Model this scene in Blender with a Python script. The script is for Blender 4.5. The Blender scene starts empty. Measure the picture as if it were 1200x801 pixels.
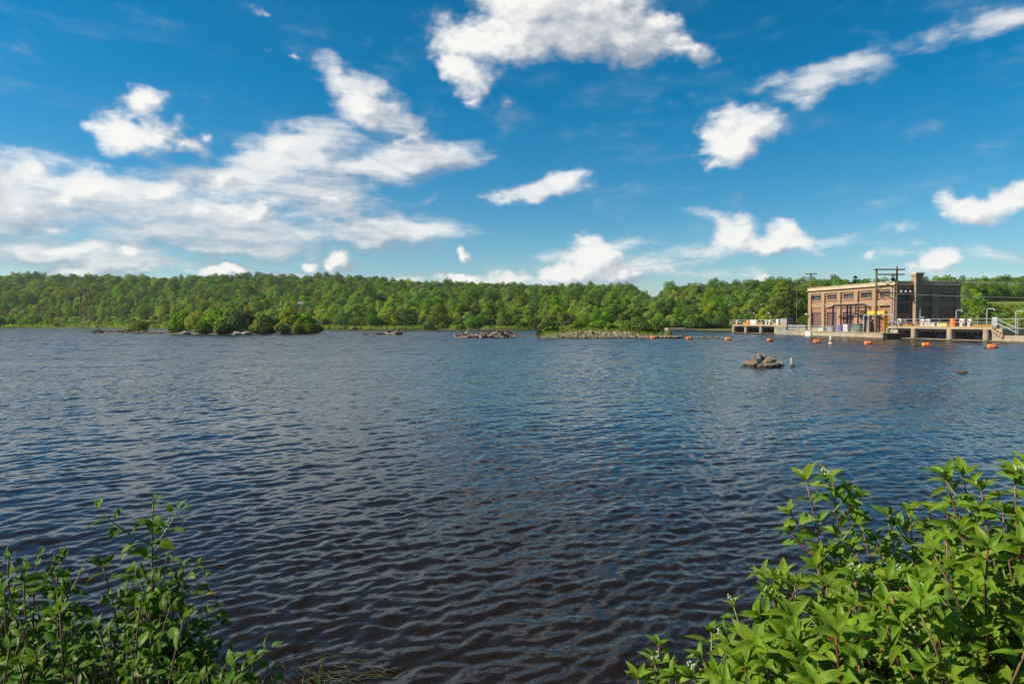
import bpy, math, random
import numpy as np
from mathutils import Vector, Matrix, noise as mnoise

R = math.radians
SC = bpy.context.scene
COL = SC.collection

# ------------------------------------------------------------------ camera
CAM_H = 2.7
F = 800.0                                    # focal length in photo pixels (24 mm on full frame)
PITCH = math.atan((400.5 - 377.0) / F)       # the lens looks a little below the horizon
cam_data = bpy.data.cameras.new('camera')
cam_data.lens = 24.0
cam_data.sensor_width = 36.0
cam_data.clip_start = 0.05
cam_data.clip_end = 12000.0
cam = bpy.data.objects.new('camera', cam_data)
cam.location = (0, 0, CAM_H)
cam.rotation_euler = (math.pi / 2 - PITCH, 0, 0)
COL.objects.link(cam)
SC.camera = cam

# ------------------------------------------------------------------ sun, view
SUN_AZ = R(-97.0)        # measured from +Y (straight ahead) towards +X; the sun stands to the left
SUN_EL = R(37.0)
sd = Vector((math.sin(SUN_AZ) * math.cos(SUN_EL), math.cos(SUN_AZ) * math.cos(SUN_EL), math.sin(SUN_EL)))
sun_data = bpy.data.lights.new('sun', 'SUN')
sun_data.energy = 5.0
sun_data.angle = R(0.5)
sun_data.color = (1.0, 0.90, 0.74)
sun = bpy.data.objects.new('sun', sun_data)
sun.rotation_euler = sd.to_track_quat('Z', 'Y').to_euler()
COL.objects.link(sun)
SC.view_settings.view_transform = 'Standard'
SC.view_settings.look = 'None'
SC.view_settings.gamma = 1.0
SC.view_settings.exposure = 0.6
SC.view_settings.use_curve_mapping = False
SC.cycles.max_bounces = 6
SC.cycles.diffuse_bounces = 2
SC.cycles.glossy_bounces = 3
SC.cycles.transmission_bounces = 3
SC.cycles.transparent_max_bounces = 6
SC.cycles.use_denoising = True
SC.cycles.denoiser = 'OPENIMAGEDENOISE'
SC.cycles.denoising_input_passes = 'RGB_ALBEDO_NORMAL'
SC.cycles.denoising_prefilter = 'ACCURATE'

# ------------------------------------------------------------------ node helpers
class NT:
    """small helper to write node trees as expressions"""
    def __init__(s, tree):
        s.t = tree
    def n(s, kind, **kw):
        nd = s.t.nodes.new(kind)
        for k, v in kw.items():
            setattr(nd, k, v)
        return nd
    def link(s, a, b):
        s.t.links.new(a, b)
    def put(s, sock, v):
        if v is None:
            return
        if isinstance(v, bpy.types.NodeSocket):
            s.link(v, sock)
        else:
            sock.default_value = v
    def m(s, op, a, b=None, c=None, clamp=False):
        nd = s.n('ShaderNodeMath', operation=op, use_clamp=clamp)
        for i, v in enumerate((a, b, c)):
            s.put(nd.inputs[i], v)
        return nd.outputs[0]
    def vm(s, op, a, b=None, scale=None):
        nd = s.n('ShaderNodeVectorMath', operation=op)
        s.put(nd.inputs[0], a)
        s.put(nd.inputs[1], b)
        if scale is not None:
            s.put(nd.inputs['Scale'], scale)
        return nd.outputs['Value'] if op in ('DOT_PRODUCT', 'LENGTH', 'DISTANCE') else nd.outputs[0]
    def sep(s, v):
        nd = s.n('ShaderNodeSeparateXYZ'); s.put(nd.inputs[0], v)
        return nd.outputs
    def comb(s, x, y, z):
        nd = s.n('ShaderNodeCombineXYZ')
        for i, v in enumerate((x, y, z)):
            s.put(nd.inputs[i], v)
        return nd.outputs[0]
    def noise(s, vec, scale, detail=2, rough=0.5, out=0, dist=0.0, dim='3D'):
        nd = s.n('ShaderNodeTexNoise', noise_dimensions=dim)
        s.put(nd.inputs['Vector'], vec)
        nd.inputs['Scale'].default_value = scale
        nd.inputs['Detail'].default_value = detail
        nd.inputs['Roughness'].default_value = rough
        nd.inputs['Distortion'].default_value = dist
        return nd.outputs[out]
    def mix(s, f, a, b, blend='MIX'):
        nd = s.n('ShaderNodeMix', data_type='RGBA', blend_type=blend)
        s.put(nd.inputs[0], f)
        for sock, v in ((nd.inputs[6], a), (nd.inputs[7], b)):
            if isinstance(v, (tuple, list)) and len(v) == 3:
                v = (*v, 1)
            s.put(sock, v)
        return nd.outputs[2]
    def smooth(s, x, a, b, lo=0.0, hi=1.0):
        nd = s.n('ShaderNodeMapRange', interpolation_type='SMOOTHSTEP', clamp=True)
        s.put(nd.inputs[0], x)
        for i, v in enumerate((a, b, lo, hi)):
            s.put(nd.inputs[i + 1], v)
        return nd.outputs[0]

# ------------------------------------------------------------------ sky with clouds (world)
world = bpy.data.worlds.new('World')
SC.world = world
world.use_nodes = True
SKY_STRENGTH = 0.082

# cloud masses as ellipses in the direction plane (x = azimuth tangent, y = elevation tangent), written in
# hundredths of a focal length so that they can be read off the photograph: centre, half axes, tilt, weight
CL = [
    # big cumulus high up, right of the middle
    (590, 48, 105, 46, -8, 1.35), (670, 30, 120, 55, 0, 1.46), (745, 50, 95, 42, 8, 1.3), (545, 88, 52, 34, 12, 1.03),
    (635, 5, 120, 55, 0, 1.4), (795, 64, 56, 24, 8, 0.97), (548, 118, 30, 15, -20, 0.45), (595, 118, 20, 14, 0, 0.35),
    # long bank on the left
    (60, 235, 210, 66, 5, 1, 1), (190, 246, 230, 66, 3, 1.1, 1), (310, 240, 200, 74, -6, 1.15, 1), (330, 190, 125, 50, -18, 0.85, 1),
    (425, 118, 80, 42, 33, 1.05, 1), (395, 90, 46, 26, 40, 0.7, 1), (465, 150, 70, 36, 25, 0.8, 1), (495, 178, 100, 34, -4, 0.85, 1), (430, 205, 140, 26, 0, 0.75, 1),
    (400, 268, 190, 34, 3, 0.95, 1), (260, 278, 200, 34, 5, 1, 1), (480, 272, 100, 18, -2, 0.8, 1), (-60, 250, 190, 84, 0, 1, 1),
    (70, 288, 160, 26, 0, 0.8, 1), (150, 302, 130, 28, 4, 0.8, 1), (-40, 300, 120, 40, 0, 0.7, 1), (90, 312, 110, 18, 0, 0.6, 1), (40, 190, 80, 22, 8, 0.45, 1), (-130, 180, 150, 60, 0, 0.8, 1),
    # small cloud upper left
    (165, 160, 88, 36, 8, 1.1), (168, 122, 46, 25, -8, 0.9), (218, 172, 44, 20, 15, 0.8), (128, 152, 46, 20, 0, 0.8), (243, 162, 18, 11, 40, 0.4),
    # wisps
    (312, 18, 20, 12, 0, 0.55), (318, 66, 26, 14, -15, 0.52), (343, 77, 13, 10, 0, 0.5), (133, 195, 12, 12, 30, 0.38),
    # thin lens in the middle
    (635, 224, 95, 20, -10, 0.95, 1), (665, 214, 52, 15, -14, 0.75), (590, 236, 50, 12, -8, 0.5), (520, 232, 50, 9, -6, 0.3, 1),
    # ragged cloud right of the middle
    (862, 160, 64, 40, -15, 1.05), (860, 142, 42, 18, -5, 0.7), (842, 186, 48, 14, -25, 0.6), (804, 172, 24, 9, -10, 0.42),
    # long diagonal cloud top right
    (945, 98, 78, 28, -25, 0.66, 1), (910, 100, 62, 18, -15, 0.58, 1), (1000, 80, 92, 30, -15, 0.62, 1), (1080, 50, 120, 28, -13, 0.55, 1),
    (1165, 32, 110, 25, -14, 0.47, 1), (940, 126, 26, 18, -40, 0.47, 1), (1010, 45, 40, 12, 0, 0.27, 1), (985, 3, 40, 8, -10, 0.27, 1), (1240, 10, 90, 26, -14, 0.39, 1),
    # low cumulus right of the middle
    (862, 276, 44, 34, -8, 1.15), (870, 257, 28, 20, 0, 0.8), (926, 284, 48, 26, 10, 1.1), (895, 292, 92, 20, 0, 0.9), (835, 250, 85, 15, 10, 0.44, 1), (945, 295, 52, 15, 0, 0.56, 1),
    (695, 300, 46, 32, 0, 1.05), (690, 280, 24, 15, 0, 0.75), (660, 318, 80, 19, -6, 0.85), (600, 323, 70, 14, -5, 0.75), (740, 300, 140, 34, 0, 0.3, 1), (640, 300, 70, 15, 0, 0.32, 1), (730, 322, 70, 14, 0, 0.6), (800, 300, 110, 26, 0, 0.28, 1),
    # right edge
    (1128, 244, 50, 26, 8, 0.95), (1180, 238, 60, 28, -22, 1), (1240, 225, 80, 34, -18, 0.9), (1050, 263, 44, 10, -8, 0.36, 1),
    (1100, 306, 46, 27, -6, 1.1), (1092, 298, 24, 17, 0, 0.7), (1065, 318, 36, 12, 0, 0.7), (1015, 302, 17, 10, -6, 0.75), (1080, 286, 50, 13, 0, 0.32, 1), (1160, 300, 110, 20, 0, 0.39, 1),
    # small ones low over the ridge
    (540, 300, 11, 17, 8, 0.85), (390, 306, 34, 24, -22, 0.9), (360, 312, 26, 17, 0, 0.85), (252, 320, 100, 15, 0, 0.95), (330, 322, 80, 12, 0, 0.75), (535, 325, 50, 10, 0, 0.8), (180, 320, 70, 10, 0, 0.6),
    (893, 324, 22, 10, 0, 0.75), (968, 323, 22, 10, 0, 0.75), (560, 332, 150, 12, 0, 0.6, 1), (60, 326, 90, 9, 0, 0.5),
    (430, 125, 62, 30, 33, 0.8), (400, 92, 32, 18, 40, 0.6), (320, 190, 55, 18, -8, 0.6), (380, 235, 60, 20, 0, 0.6), (110, 225, 80, 20, 0, 0.55), (250, 240, 80, 20, -5, 0.6), (20, 240, 60, 24, 0, 0.55), (70, 285, 60, 14, 0, 0.6), (150, 292, 40, 16, 0, 0.6), (480, 165, 60, 16, -20, 0.6), (850, 300, 130, 26, 0, 0.4, 1), (760, 312, 120, 20, 0, 0.44, 1), (700, 290, 130, 16, 0, 0.48, 1), (960, 285, 70, 14, 0, 0.48, 1), (1100, 325, 120, 10, 0, 0.48, 1),
    (40, 200, 60, 20, 8, 0.6), (120, 216, 60, 22, 6, 0.7), (195, 224, 60, 24, 0, 0.7), (268, 210, 60, 26, -12, 0.75), (335, 176, 60, 24, -20, 0.7), (300, 250, 90, 26, 0, 0.7), (170, 262, 80, 22, 0, 0.6), (60, 258, 70, 20, 0, 0.5), (400, 262, 70, 16, 0, 0.6), (-20, 215, 70, 30, 0, 0.7), (520, 175, 36, 12, -8, 0.55),
    (790, 320, 280, 24, 0, 0.42, 1), (1060, 300, 160, 26, 0, 0.34, 1),
]

def build_cloud_group():
    g = bpy.data.node_groups.new('cloud_density', 'ShaderNodeTree')
    g.interface.new_socket('Direction', in_out='INPUT', socket_type='NodeSocketVector')
    for nm in ('Density', 'Veil', 'Envelope'):
        g.interface.new_socket(nm, in_out='OUTPUT', socket_type='NodeSocketFloat')
    t = NT(g)
    gi = t.n('NodeGroupInput'); go = t.n('NodeGroupOutput')
    d0 = gi.outputs[0]
    # wispy displacement of the direction
    w1 = t.vm('SUBTRACT', t.noise(d0, 9.0, 3, 0.6, out=1), (0.5, 0.5, 0.5))
    w2 = t.vm('SUBTRACT', t.noise(d0, 30.0, 3, 0.6, out=1), (0.5, 0.5, 0.5))
    d = t.vm('ADD', t.vm('ADD', d0, t.vm('SCALE', w1, scale=0.055)), t.vm('SCALE', w2, scale=0.022))
    x, y, z = t.sep(d)
    yy = t.m('MAXIMUM', y, 0.06)
    u = t.m('DIVIDE', x, yy)
    v = t.m('DIVIDE', z, yy)
    p = t.comb(t.m('MULTIPLY_ADD', u, 8.0, 6.0), t.m('MULTIPLY_ADD', v, -8.0, 3.77), 0.0)
    env, env2 = None, None
    for c_ in CL:
        cx, cy, ax, ay, tilt, w = c_[:6]
        mp = t.n('ShaderNodeMapping', vector_type='TEXTURE')
        t.link(p, mp.inputs[0])
        mp.inputs[1].default_value = (cx / 100, cy / 100, 0)
        mp.inputs[2].default_value = (0, 0, R(tilt))
        mp.inputs[3].default_value = (ax / 100, ay / 100, 1)
        gr = t.n('ShaderNodeTexGradient', gradient_type='SPHERICAL')
        t.link(mp.outputs[0], gr.inputs[0])
        gw = t.m('MULTIPLY', gr.outputs[1], w * (2.0 if len(c_) > 6 else 1.5))
        if len(c_) > 6:
            env2 = t.m('SMOOTH_MAX', gw, env2, 0.25) if env2 is not None else gw
        else:
            env = t.m('SMOOTH_MAX', gw, env, 0.22) if env is not None else gw
    env = t.m('MINIMUM', env, 1.15)
    env2 = t.m('MINIMUM', env2, 1.15)
    # the rest of the sky dome: the same broken cumulus, placed by a slow noise
    inx = t.smooth(t.m('ABSOLUTE', u), 0.80, 0.98, 1, 0)
    inz = t.smooth(v, 0.46, 0.62, 1, 0)
    iny = t.smooth(y, 0.2, 0.35)
    inside = t.m('MULTIPLY', t.m('MULTIPLY', inx, inz), iny)
    far = t.smooth(t.noise(t.vm('MULTIPLY', d, (1, 1, 1.7)), 2.3, 2, 0.5), 0.62, 0.78)
    far = t.m('MULTIPLY', far, t.m('SUBTRACT', 1.0, inside))
    env = t.m('ADD', env, far)
    nz = t.noise(t.vm('MULTIPLY', d0, (1, 1, 1.75)), 8.5, 9, 0.60)
    nf = t.noise(t.vm('MULTIPLY', d0, (1, 1, 2.4)), 34.0, 5, 0.6)
    ns = t.noise(t.vm('MULTIPLY', d0, (1, 1, 4.2)), 8.0, 8, 0.62)
    # rounded billows: folded noise at two sizes
    def billow(sc, det):
        n_ = t.noise(t.vm('MULTIPLY', d0, (1, 1, 1.5)), sc, det, 0.5)
        return t.m('ABSOLUTE', t.m('MULTIPLY_ADD', n_, 2.0, -1.0))
    nb = t.m('ADD', t.m('MULTIPLY', t.m('SUBTRACT', billow(15.0, 1), 0.2), 0.7), t.m('MULTIPLY', t.m('SUBTRACT', billow(40.0, 2), 0.2), 0.42))
    nn = t.m('ADD', t.m('MULTIPLY', t.m('SUBTRACT', nz, 0.5), 1.9), t.m('MULTIPLY', t.m('SUBTRACT', nf, 0.5), 0.8))
    nn = t.m('ADD', nn, nb)
    gate = t.smooth(env, 0.03, 0.35)
    dens = t.m('ADD', env, t.m('MULTIPLY', nn, gate))
    nn2 = t.m('ADD', t.m('MULTIPLY', t.m('SUBTRACT', ns, 0.5), 2.6), t.m('ADD', t.m('MULTIPLY', t.m('SUBTRACT', nz, 0.5), 1.3), t.m('MULTIPLY', nb, 0.35)))
    gate2 = t.smooth(env2, 0.02, 0.4)
    dens2 = t.m('ADD', env2, t.m('MULTIPLY', nn2, gate2))
    t.link(dens2, go.inputs[1])
    t.link(t.m('MAXIMUM', env, t.m('MULTIPLY', env2, 0.8)), go.inputs[2])
    t.link(dens, go.inputs[0])
    return g

cg = build_cloud_group()
wt = NT(world.node_tree)
for nd in list(world.node_tree.nodes):
    world.node_tree.nodes.remove(nd)
sky = wt.n('ShaderNodeTexSky', sky_type='NISHITA')
sky.sun_disc = False
sky.sun_elevation = SUN_EL
sky.sun_rotation = SUN_AZ
sky.altitude = 200
sky.air_density = 1.0
sky.dust_density = 0.25
sky.ozone_density = 4.0
tc = wt.n('ShaderNodeTexCoord')
dirn = tc.outputs['Generated']
def cdens(vec):
    nd = wt.n('ShaderNodeGroup'); nd.node_tree = cg
    wt.link(vec, nd.inputs[0])
    return nd.outputs
dn = wt.vm('NORMALIZE', dirn)
A_ = cdens(dn)
B_ = cdens(wt.vm('ADD', dn, (-0.011, 0.0, 0.013)))      # a step towards the sun: fine relief
C_ = cdens(wt.vm('ADD', dn, (-0.060, 0.0, 0.045)))      # a long step: the lit and the shaded side of each mass
m1 = wt.smooth(A_[0], 0.20, 1.05)
m2 = wt.m('MULTIPLY', wt.smooth(A_[1], 0.15, 1.35), 0.86)
mask = wt.m('SUBTRACT', 1.0, wt.m('MULTIPLY', wt.m('SUBTRACT', 1.0, m1), wt.m('SUBTRACT', 1.0, m2)))
fine1 = wt.m('SUBTRACT', A_[0], B_[0]); fine2 = wt.m('SUBTRACT', A_[1], B_[1])
fine = wt.m('ADD', wt.m('MULTIPLY', fine1, wt.m('MULTIPLY', m1, 0.95)), wt.m('MULTIPLY', fine2, wt.m('MULTIPLY', wt.m('SUBTRACT', 1.0, m1), 0.75)))
broad = wt.m('SUBTRACT', A_[2], C_[2])
shade = wt.m('ADD', 0.47, wt.m('ADD', fine, wt.m('MULTIPLY', broad, 0.75)))
shade = wt.m('SUBTRACT', shade, wt.m('MULTIPLY', wt.smooth(A_[0], 0.7, 1.5), 0.16), clamp=True)
sat = wt.n('ShaderNodeHueSaturation')
sat.inputs['Hue'].default_value = 0.487
sat.inputs['Saturation'].default_value = 1.46
sat.inputs['Value'].default_value = 0.87
wt.link(sky.outputs[0], sat.inputs['Color'])
ccol = wt.mix(shade, (0.36, 0.42, 0.51), (1.0, 0.985, 0.95))
bg1 = wt.n('ShaderNodeBackground'); bg1.inputs[1].default_value = SKY_STRENGTH
wt.link(sat.outputs[0], bg1.inputs[0])
bg2 = wt.n('ShaderNodeBackground'); bg2.inputs[1].default_value = 0.64
wt.link(ccol, bg2.inputs[0])
mxs = wt.n('ShaderNodeMixShader')
# clouds only above the horizon
zup = wt.smooth(wt.sep(dn)[2], -0.01, 0.03)
wt.put(mxs.inputs[0], wt.m('MULTIPLY', wt.m('MULTIPLY', mask, 0.97), zup))
wt.link(bg1.outputs[0], mxs.inputs[1]); wt.link(bg2.outputs[0], mxs.inputs[2])
wo = wt.n('ShaderNodeOutputWorld')
wt.link(mxs.outputs[0], wo.inputs[0])
world.cycles.sampling_method = 'MANUAL'
world.cycles.sample_map_resolution = 512

# ------------------------------------------------------------------ places
def at(px, py, Y):
    """the world point at depth Y that the photograph shows at pixel (px, py)"""
    cx, cz = (px - 600) / F, (400.5 - py) / F
    c, s = math.cos(PITCH), math.sin(PITCH)
    dy, dz = c + cz * s, -s + cz * c
    k = Y / dy
    return Vector((cx * k, Y, CAM_H + dz * k))
def water_at(px, py):
    """the point of the lake surface (z = 0) seen at pixel (px, py)"""
    cx, cz = (px - 600) / F, (400.5 - py) / F
    c, s = math.cos(PITCH), math.sin(PITCH)
    dy, dz = c + cz * s, -s + cz * c
    k = -CAM_H / dz
    return Vector((cx * k, dy * k, 0))

# ------------------------------------------------------------------ materials
MATS = {}
def principled(name):
    m = bpy.data.materials.new(name)
    m.use_nodes = True
    nt = NT(m.node_tree)
    b = m.node_tree.nodes['Principled BSDF']
    MATS[name] = m
    return m, nt, b
def plain(name, col, rough=0.7, metal=0.0, var=0.25, scale=3.0, bump=0.0, bscale=None, spec=0.4, wear=None):
    """a base colour broken up by noise, optional fine relief and streaky wear"""
    m, nt, b = principled(name)
    g = nt.n('ShaderNodeNewGeometry').outputs['Position']
    n1 = nt.noise(g, scale, 6, 0.6)
    n2 = nt.noise(g, scale * 0.23, 3, 0.5)
    f = nt.m('ADD', nt.m('MULTIPLY', n1, 0.6), nt.m('MULTIPLY', n2, 0.4))
    lo = tuple(c * (1 - var) for c in col); hi = tuple(min(1, c * (1 + var)) for c in col)
    c = nt.mix(nt.smooth(f, 0.3, 0.7), lo, hi)
    if wear:
        st = nt.noise(nt.vm('MULTIPLY', g, (1, 1, 0.18)), scale * 0.8, 5, 0.65)
        c = nt.mix(nt.smooth(st, 0.52, 0.72, 0, 0.75), c, wear)
    nt.link(c, b.inputs['Base Color'])
    b.inputs['Roughness'].default_value = rough
    b.inputs['Metallic'].default_value = metal
    b.inputs['Specular IOR Level'].default_value = spec
    if bump:
        bp = nt.n('ShaderNodeBump'); bp.inputs['Strength'].default_value = bump; bp.inputs['Distance'].default_value = 0.05
        nt.link(nt.noise(g, bscale or scale * 3, 5, 0.6), bp.inputs['Height'])
        nt.link(bp.outputs[0], b.inputs['Normal'])
    return m

# ------------------------------------------------------------------ mesh helpers
class MB:
    def __init__(s):
        s.v, s.f = [], []
    def add(s, vs, fs):
        o = len(s.v)
        s.v += [tuple(v) for v in vs]
        s.f += [tuple(i + o for i in f) for f in fs]
        return s
    def box(s, c, d, M=None, taper=1.0, bevel=0.0):
        hx, hy, hz = d[0] / 2, d[1] / 2, d[2] / 2
        if bevel > 0:
            b = min(bevel, hx * .9, hy * .9, hz * .9)
            rings = [(-hz, b), (-hz + b, 0), (hz - b, 0), (hz, b)]
            vs = []
            for z, i in rings:
                X, Y = hx - i, hy - i
                e = b if i == 0 else b * 0.6
                for px, py in ((X - e, -Y), (X, -Y + e), (X, Y - e), (X - e, Y), (-X + e, Y), (-X, Y - e), (-X, -Y + e), (-X + e, -Y)):
                    vs.append(Vector((px, py, z)))
            fs = [tuple(range(7, -1, -1)), tuple(24 + i for i in range(8))]
            for r in range(3):
                for i in range(8):
                    j = (i + 1) % 8
                    fs.append((r * 8 + i, r * 8 + j, r * 8 + 8 + j, r * 8 + 8 + i))
        else:
            vs = [Vector((x * (taper if z > 0 else 1), y * (taper if z > 0 else 1), z)) for z in (-hz, hz) for y in (-hy, hy) for x in (-hx, hx)]
            fs = [(0, 2, 3, 1), (4, 5, 7, 6), (0, 1, 5, 4), (2, 6, 7, 3), (0, 4, 6, 2), (1, 3, 7, 5)]
        if M is not None:
            vs = [M @ v for v in vs]
        c = Vector(c)
        s.add([v + c for v in vs], fs)
        return s
    def tube(s, pts, rad, n=6, cap=True):
        pts = [Vector(p) for p in pts]
        rads = rad if isinstance(rad, (list, tuple)) else [rad] * len(pts)
        ref = None
        vs, fs = [], []
        for i, p in enumerate(pts):
            t = (pts[min(i + 1, len(pts) - 1)] - pts[max(i - 1, 0)]).normalized()
            if ref is None:
                ref = Vector((0, 0, 1)) if abs(t.z) < 0.9 else Vector((1, 0, 0))
            a = t.cross(ref).normalized(); b = t.cross(a).normalized()
            ref = -b if False else ref
            for k in range(n):
                w = 2 * math.pi * k / n
                vs.append(p + (a * math.cos(w) + b * math.sin(w)) * rads[i])
        for i in range(len(pts) - 1):
            for k in range(n):
                j = (k + 1) % n
                fs.append((i * n + k, i * n + n + k, i * n + n + j, i * n + j))
        if cap:
            fs.append(tuple(range(n))); fs.append(tuple((len(pts) - 1) * n + k for k in range(n - 1, -1, -1)))
        s.add(vs, fs)
        return s
    def lathe(s, prof, n=16, M=None, c=(0, 0, 0)):
        vs, fs = [], []
        for r, z in prof:
            for k in range(n):
                w = 2 * math.pi * k / n
                v = Vector((r * math.cos(w), r * math.sin(w), z))
                vs.append((M @ v if M is not None else v) + Vector(c))
        for i in range(len(prof) - 1):
            for k in range(n):
                j = (k + 1) % n
                fs.append((i * n + k, i * n + j, i * n + n + j, i * n + n + k))
        fs.append(tuple(range(n - 1, -1, -1))); fs.append(tuple((len(prof) - 1) * n + k for k in range(n)))
        s.add(vs, fs)
        return s
    def mesh(s, name, mat, smooth=False):
        me = bpy.data.meshes.new(name)
        me.from_pydata(s.v, [], s.f)
        me.update()
        if mat is not None:
            me.materials.append(mat)
        if smooth:
            me.polygons.foreach_set('use_smooth', [True] * len(me.polygons))
        return me
    def build(s, name, mat, parent=None, smooth=False, loc=None):
        return link(name, s.mesh(name, mat, smooth), parent, loc)
def link(name, data, parent=None, loc=None):
    o = bpy.data.objects.new(name, data)
    COL.objects.link(o)
    if parent is not None:
        o.parent = parent
    if loc is not None:
        o.location = loc
    return o
def tag(o, label=None, cat=None, group=None, kind=None):
    if label: o['label'] = label
    if cat: o['category'] = cat
    if group: o['group'] = group
    if kind: o['kind'] = kind
    return o
def thing(name, label, cat, loc=(0, 0, 0), rz=0.0, group=None):
    o = link(name, None, None, loc)
    o.rotation_euler = (0, 0, rz)
    return tag(o, label, cat, group)
def copy_tree(o, parent=None, kids=None):
    c = o.copy()
    COL.objects.link(c)
    if parent is not None:
        c.parent = parent
    for ch in o.children:
        copy_tree(ch, c)
    return c
def np_mesh(name, verts, quads=None, tris=None, mat=None, smooth=True):
    """fast mesh from numpy arrays"""
    me = bpy.data.meshes.new(name)
    verts = np.asarray(verts, dtype=np.float32)
    me.vertices.add(len(verts)); me.vertices.foreach_set('co', verts.ravel())
    if quads is not None:
        idx = np.asarray(quads, dtype=np.int32); k = 4
    else:
        idx = np.asarray(tris, dtype=np.int32); k = 3
    me.loops.add(idx.size); me.loops.foreach_set('vertex_index', idx.ravel())
    me.polygons.add(len(idx)); me.polygons.foreach_set('loop_start', np.arange(0, idx.size, k, dtype=np.int32))
    me.polygons.foreach_set('loop_total', np.full(len(idx), k, dtype=np.int32))
    if smooth:
        me.polygons.foreach_set('use_smooth', np.ones(len(idx), dtype=bool))
    me.update(calc_edges=True)
    if mat is not None:
        me.materials.append(mat)
    return me

# ------------------------------------------------------------------ lake
def fft_tile(L, N, lo, hi, wind, spread, seed, slope):
    """a periodic random sea limited to wavelengths lo..hi, running along wind; rms slope = slope"""
    rng = np.random.default_rng(seed)
    k1 = np.fft.fftfreq(N, d=L / N) * 2 * np.pi
    kx, ky = np.meshgrid(k1, k1, indexing='xy')
    k = np.hypot(kx, ky); k[0, 0] = 1e-6
    lam = 2 * np.pi / k
    ca = (kx * wind[0] + ky * wind[1]) / k
    amp = np.where((lam > lo) & (lam < hi), k ** -2.3, 0.0)
    amp = amp * (np.abs(ca) ** spread + 0.02)
    h = np.real(np.fft.ifft2(amp * (rng.normal(size=(N, N)) + 1j * rng.normal(size=(N, N)))))
    gx = np.gradient(h, L / N, axis=1); gy = np.gradient(h, L / N, axis=0)
    return (h * slope / math.sqrt((gx ** 2 + gy ** 2).mean())).astype(np.float32)
def sample(tile, L, x, y):
    N = tile.shape[0]
    fx, fy = (x / L % 1) * N, (y / L % 1) * N
    ix, iy = np.floor(fx).astype(int), np.floor(fy).astype(int)
    tx, ty = fx - ix, fy - iy
    ix %= N; iy %= N; jx, jy = (ix + 1) % N, (iy + 1) % N
    return (tile[iy, ix] * (1 - tx) + tile[iy, jx] * tx) * (1 - ty) + (tile[jy, ix] * (1 - tx) + tile[jy, jx] * tx) * ty
W0 = np.array((0.62, -0.78)); W0 = W0 / np.linalg.norm(W0)
W1 = np.array((0.30, -0.95)); W1 = W1 / np.linalg.norm(W1)
W2 = np.array((0.9, -0.45)); W2 = W2 / np.linalg.norm(W2)
BANDS = [  # tile size, grid, wavelengths, direction, spread, rms slope
    (41.0, 512, 1.1, 3.0, W1, 2, 11, 0.024), (17.3, 512, 0.30, 0.85, W0, 1.6, 12, 0.060),
    (7.9, 512, 0.16, 0.34, W0, 1.2, 13, 0.085), (3.7, 512, 0.07, 0.20, W0, 2, 14, 0.085)]

wm, nt, b = principled('lake_water')
geo = nt.n('ShaderNodeNewGeometry').outputs['Position']
b.inputs['Base Color'].default_value = (0.0135, 0.0080, 0.0022, 1)
b.inputs['IOR'].default_value = 1.333
b.inputs['Specular IOR Level'].default_value = 0.5
dist = nt.vm('LENGTH', geo)
nt.put(b.inputs['Roughness'], nt.m('ADD', 0.035, nt.smooth(dist, 8, 90, 0, 0.15)))
pr = nt.vm('MULTIPLY', geo, (1, 1, 0))
rot = nt.n('ShaderNodeMapping'); rot.inputs[2].default_value = (0, 0, R(38)); rot.inputs[3].default_value = (1.0, 0.42, 1)
nt.link(pr, rot.inputs[0])
fine = nt.noise(pr, 26.0, 3, 0.55)
rot2 = nt.n('ShaderNodeMapping'); rot2.inputs[2].default_value = (0, 0, R(62)); rot2.inputs[3].default_value = (1.0, 0.35, 1)
nt.link(pr, rot2.inputs[0])
mid = nt.noise(rot2.outputs[0], 3.6, 3, 0.55)
big = nt.noise(rot2.outputs[0], 1.1, 2, 0.5)
gust = nt.smooth(nt.noise(pr, 0.045, 3, 0.55), 0.35, 0.65, 0.55, 1.15)
h = nt.m('MULTIPLY', nt.m('MULTIPLY', fine, 0.0032), nt.smooth(dist, 8, 20, 1, 0))
h = nt.m('ADD', h, nt.m('MULTIPLY', nt.m('MULTIPLY', mid, 0.08), nt.m('MULTIPLY', nt.smooth(dist, 10, 30), nt.smooth(dist, 40, 110, 1, 0.5))))
h = nt.m('ADD', h, nt.m('MULTIPLY', nt.m('MULTIPLY', big, 0.42), nt.smooth(dist, 40, 140)))
gr_ = nt.n('ShaderNodeMapping'); gr_.inputs[2].default_value = (0, 0, R(20)); gr_.inputs[3].default_value = (0.35, 1.0, 1)
nt.link(pr, gr_.inputs[0])
gust2 = nt.smooth(nt.noise(gr_.outputs[0], 0.22, 4, 0.65), 0.32, 0.68, 0.5, 1.6)
gust = nt.mix(nt.smooth(dist, 15, 60), nt.comb(gust, gust, gust), nt.comb(gust2, gust2, gust2))
h = nt.m('MULTIPLY', h, gust)
bp = nt.n('ShaderNodeBump'); bp.inputs['Strength'].default_value = 1.0; bp.inputs['Distance'].default_value = 1.0
nt.link(h, bp.inputs['Height']); nt.link(bp.outputs[0], b.inputs['Normal'])

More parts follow.
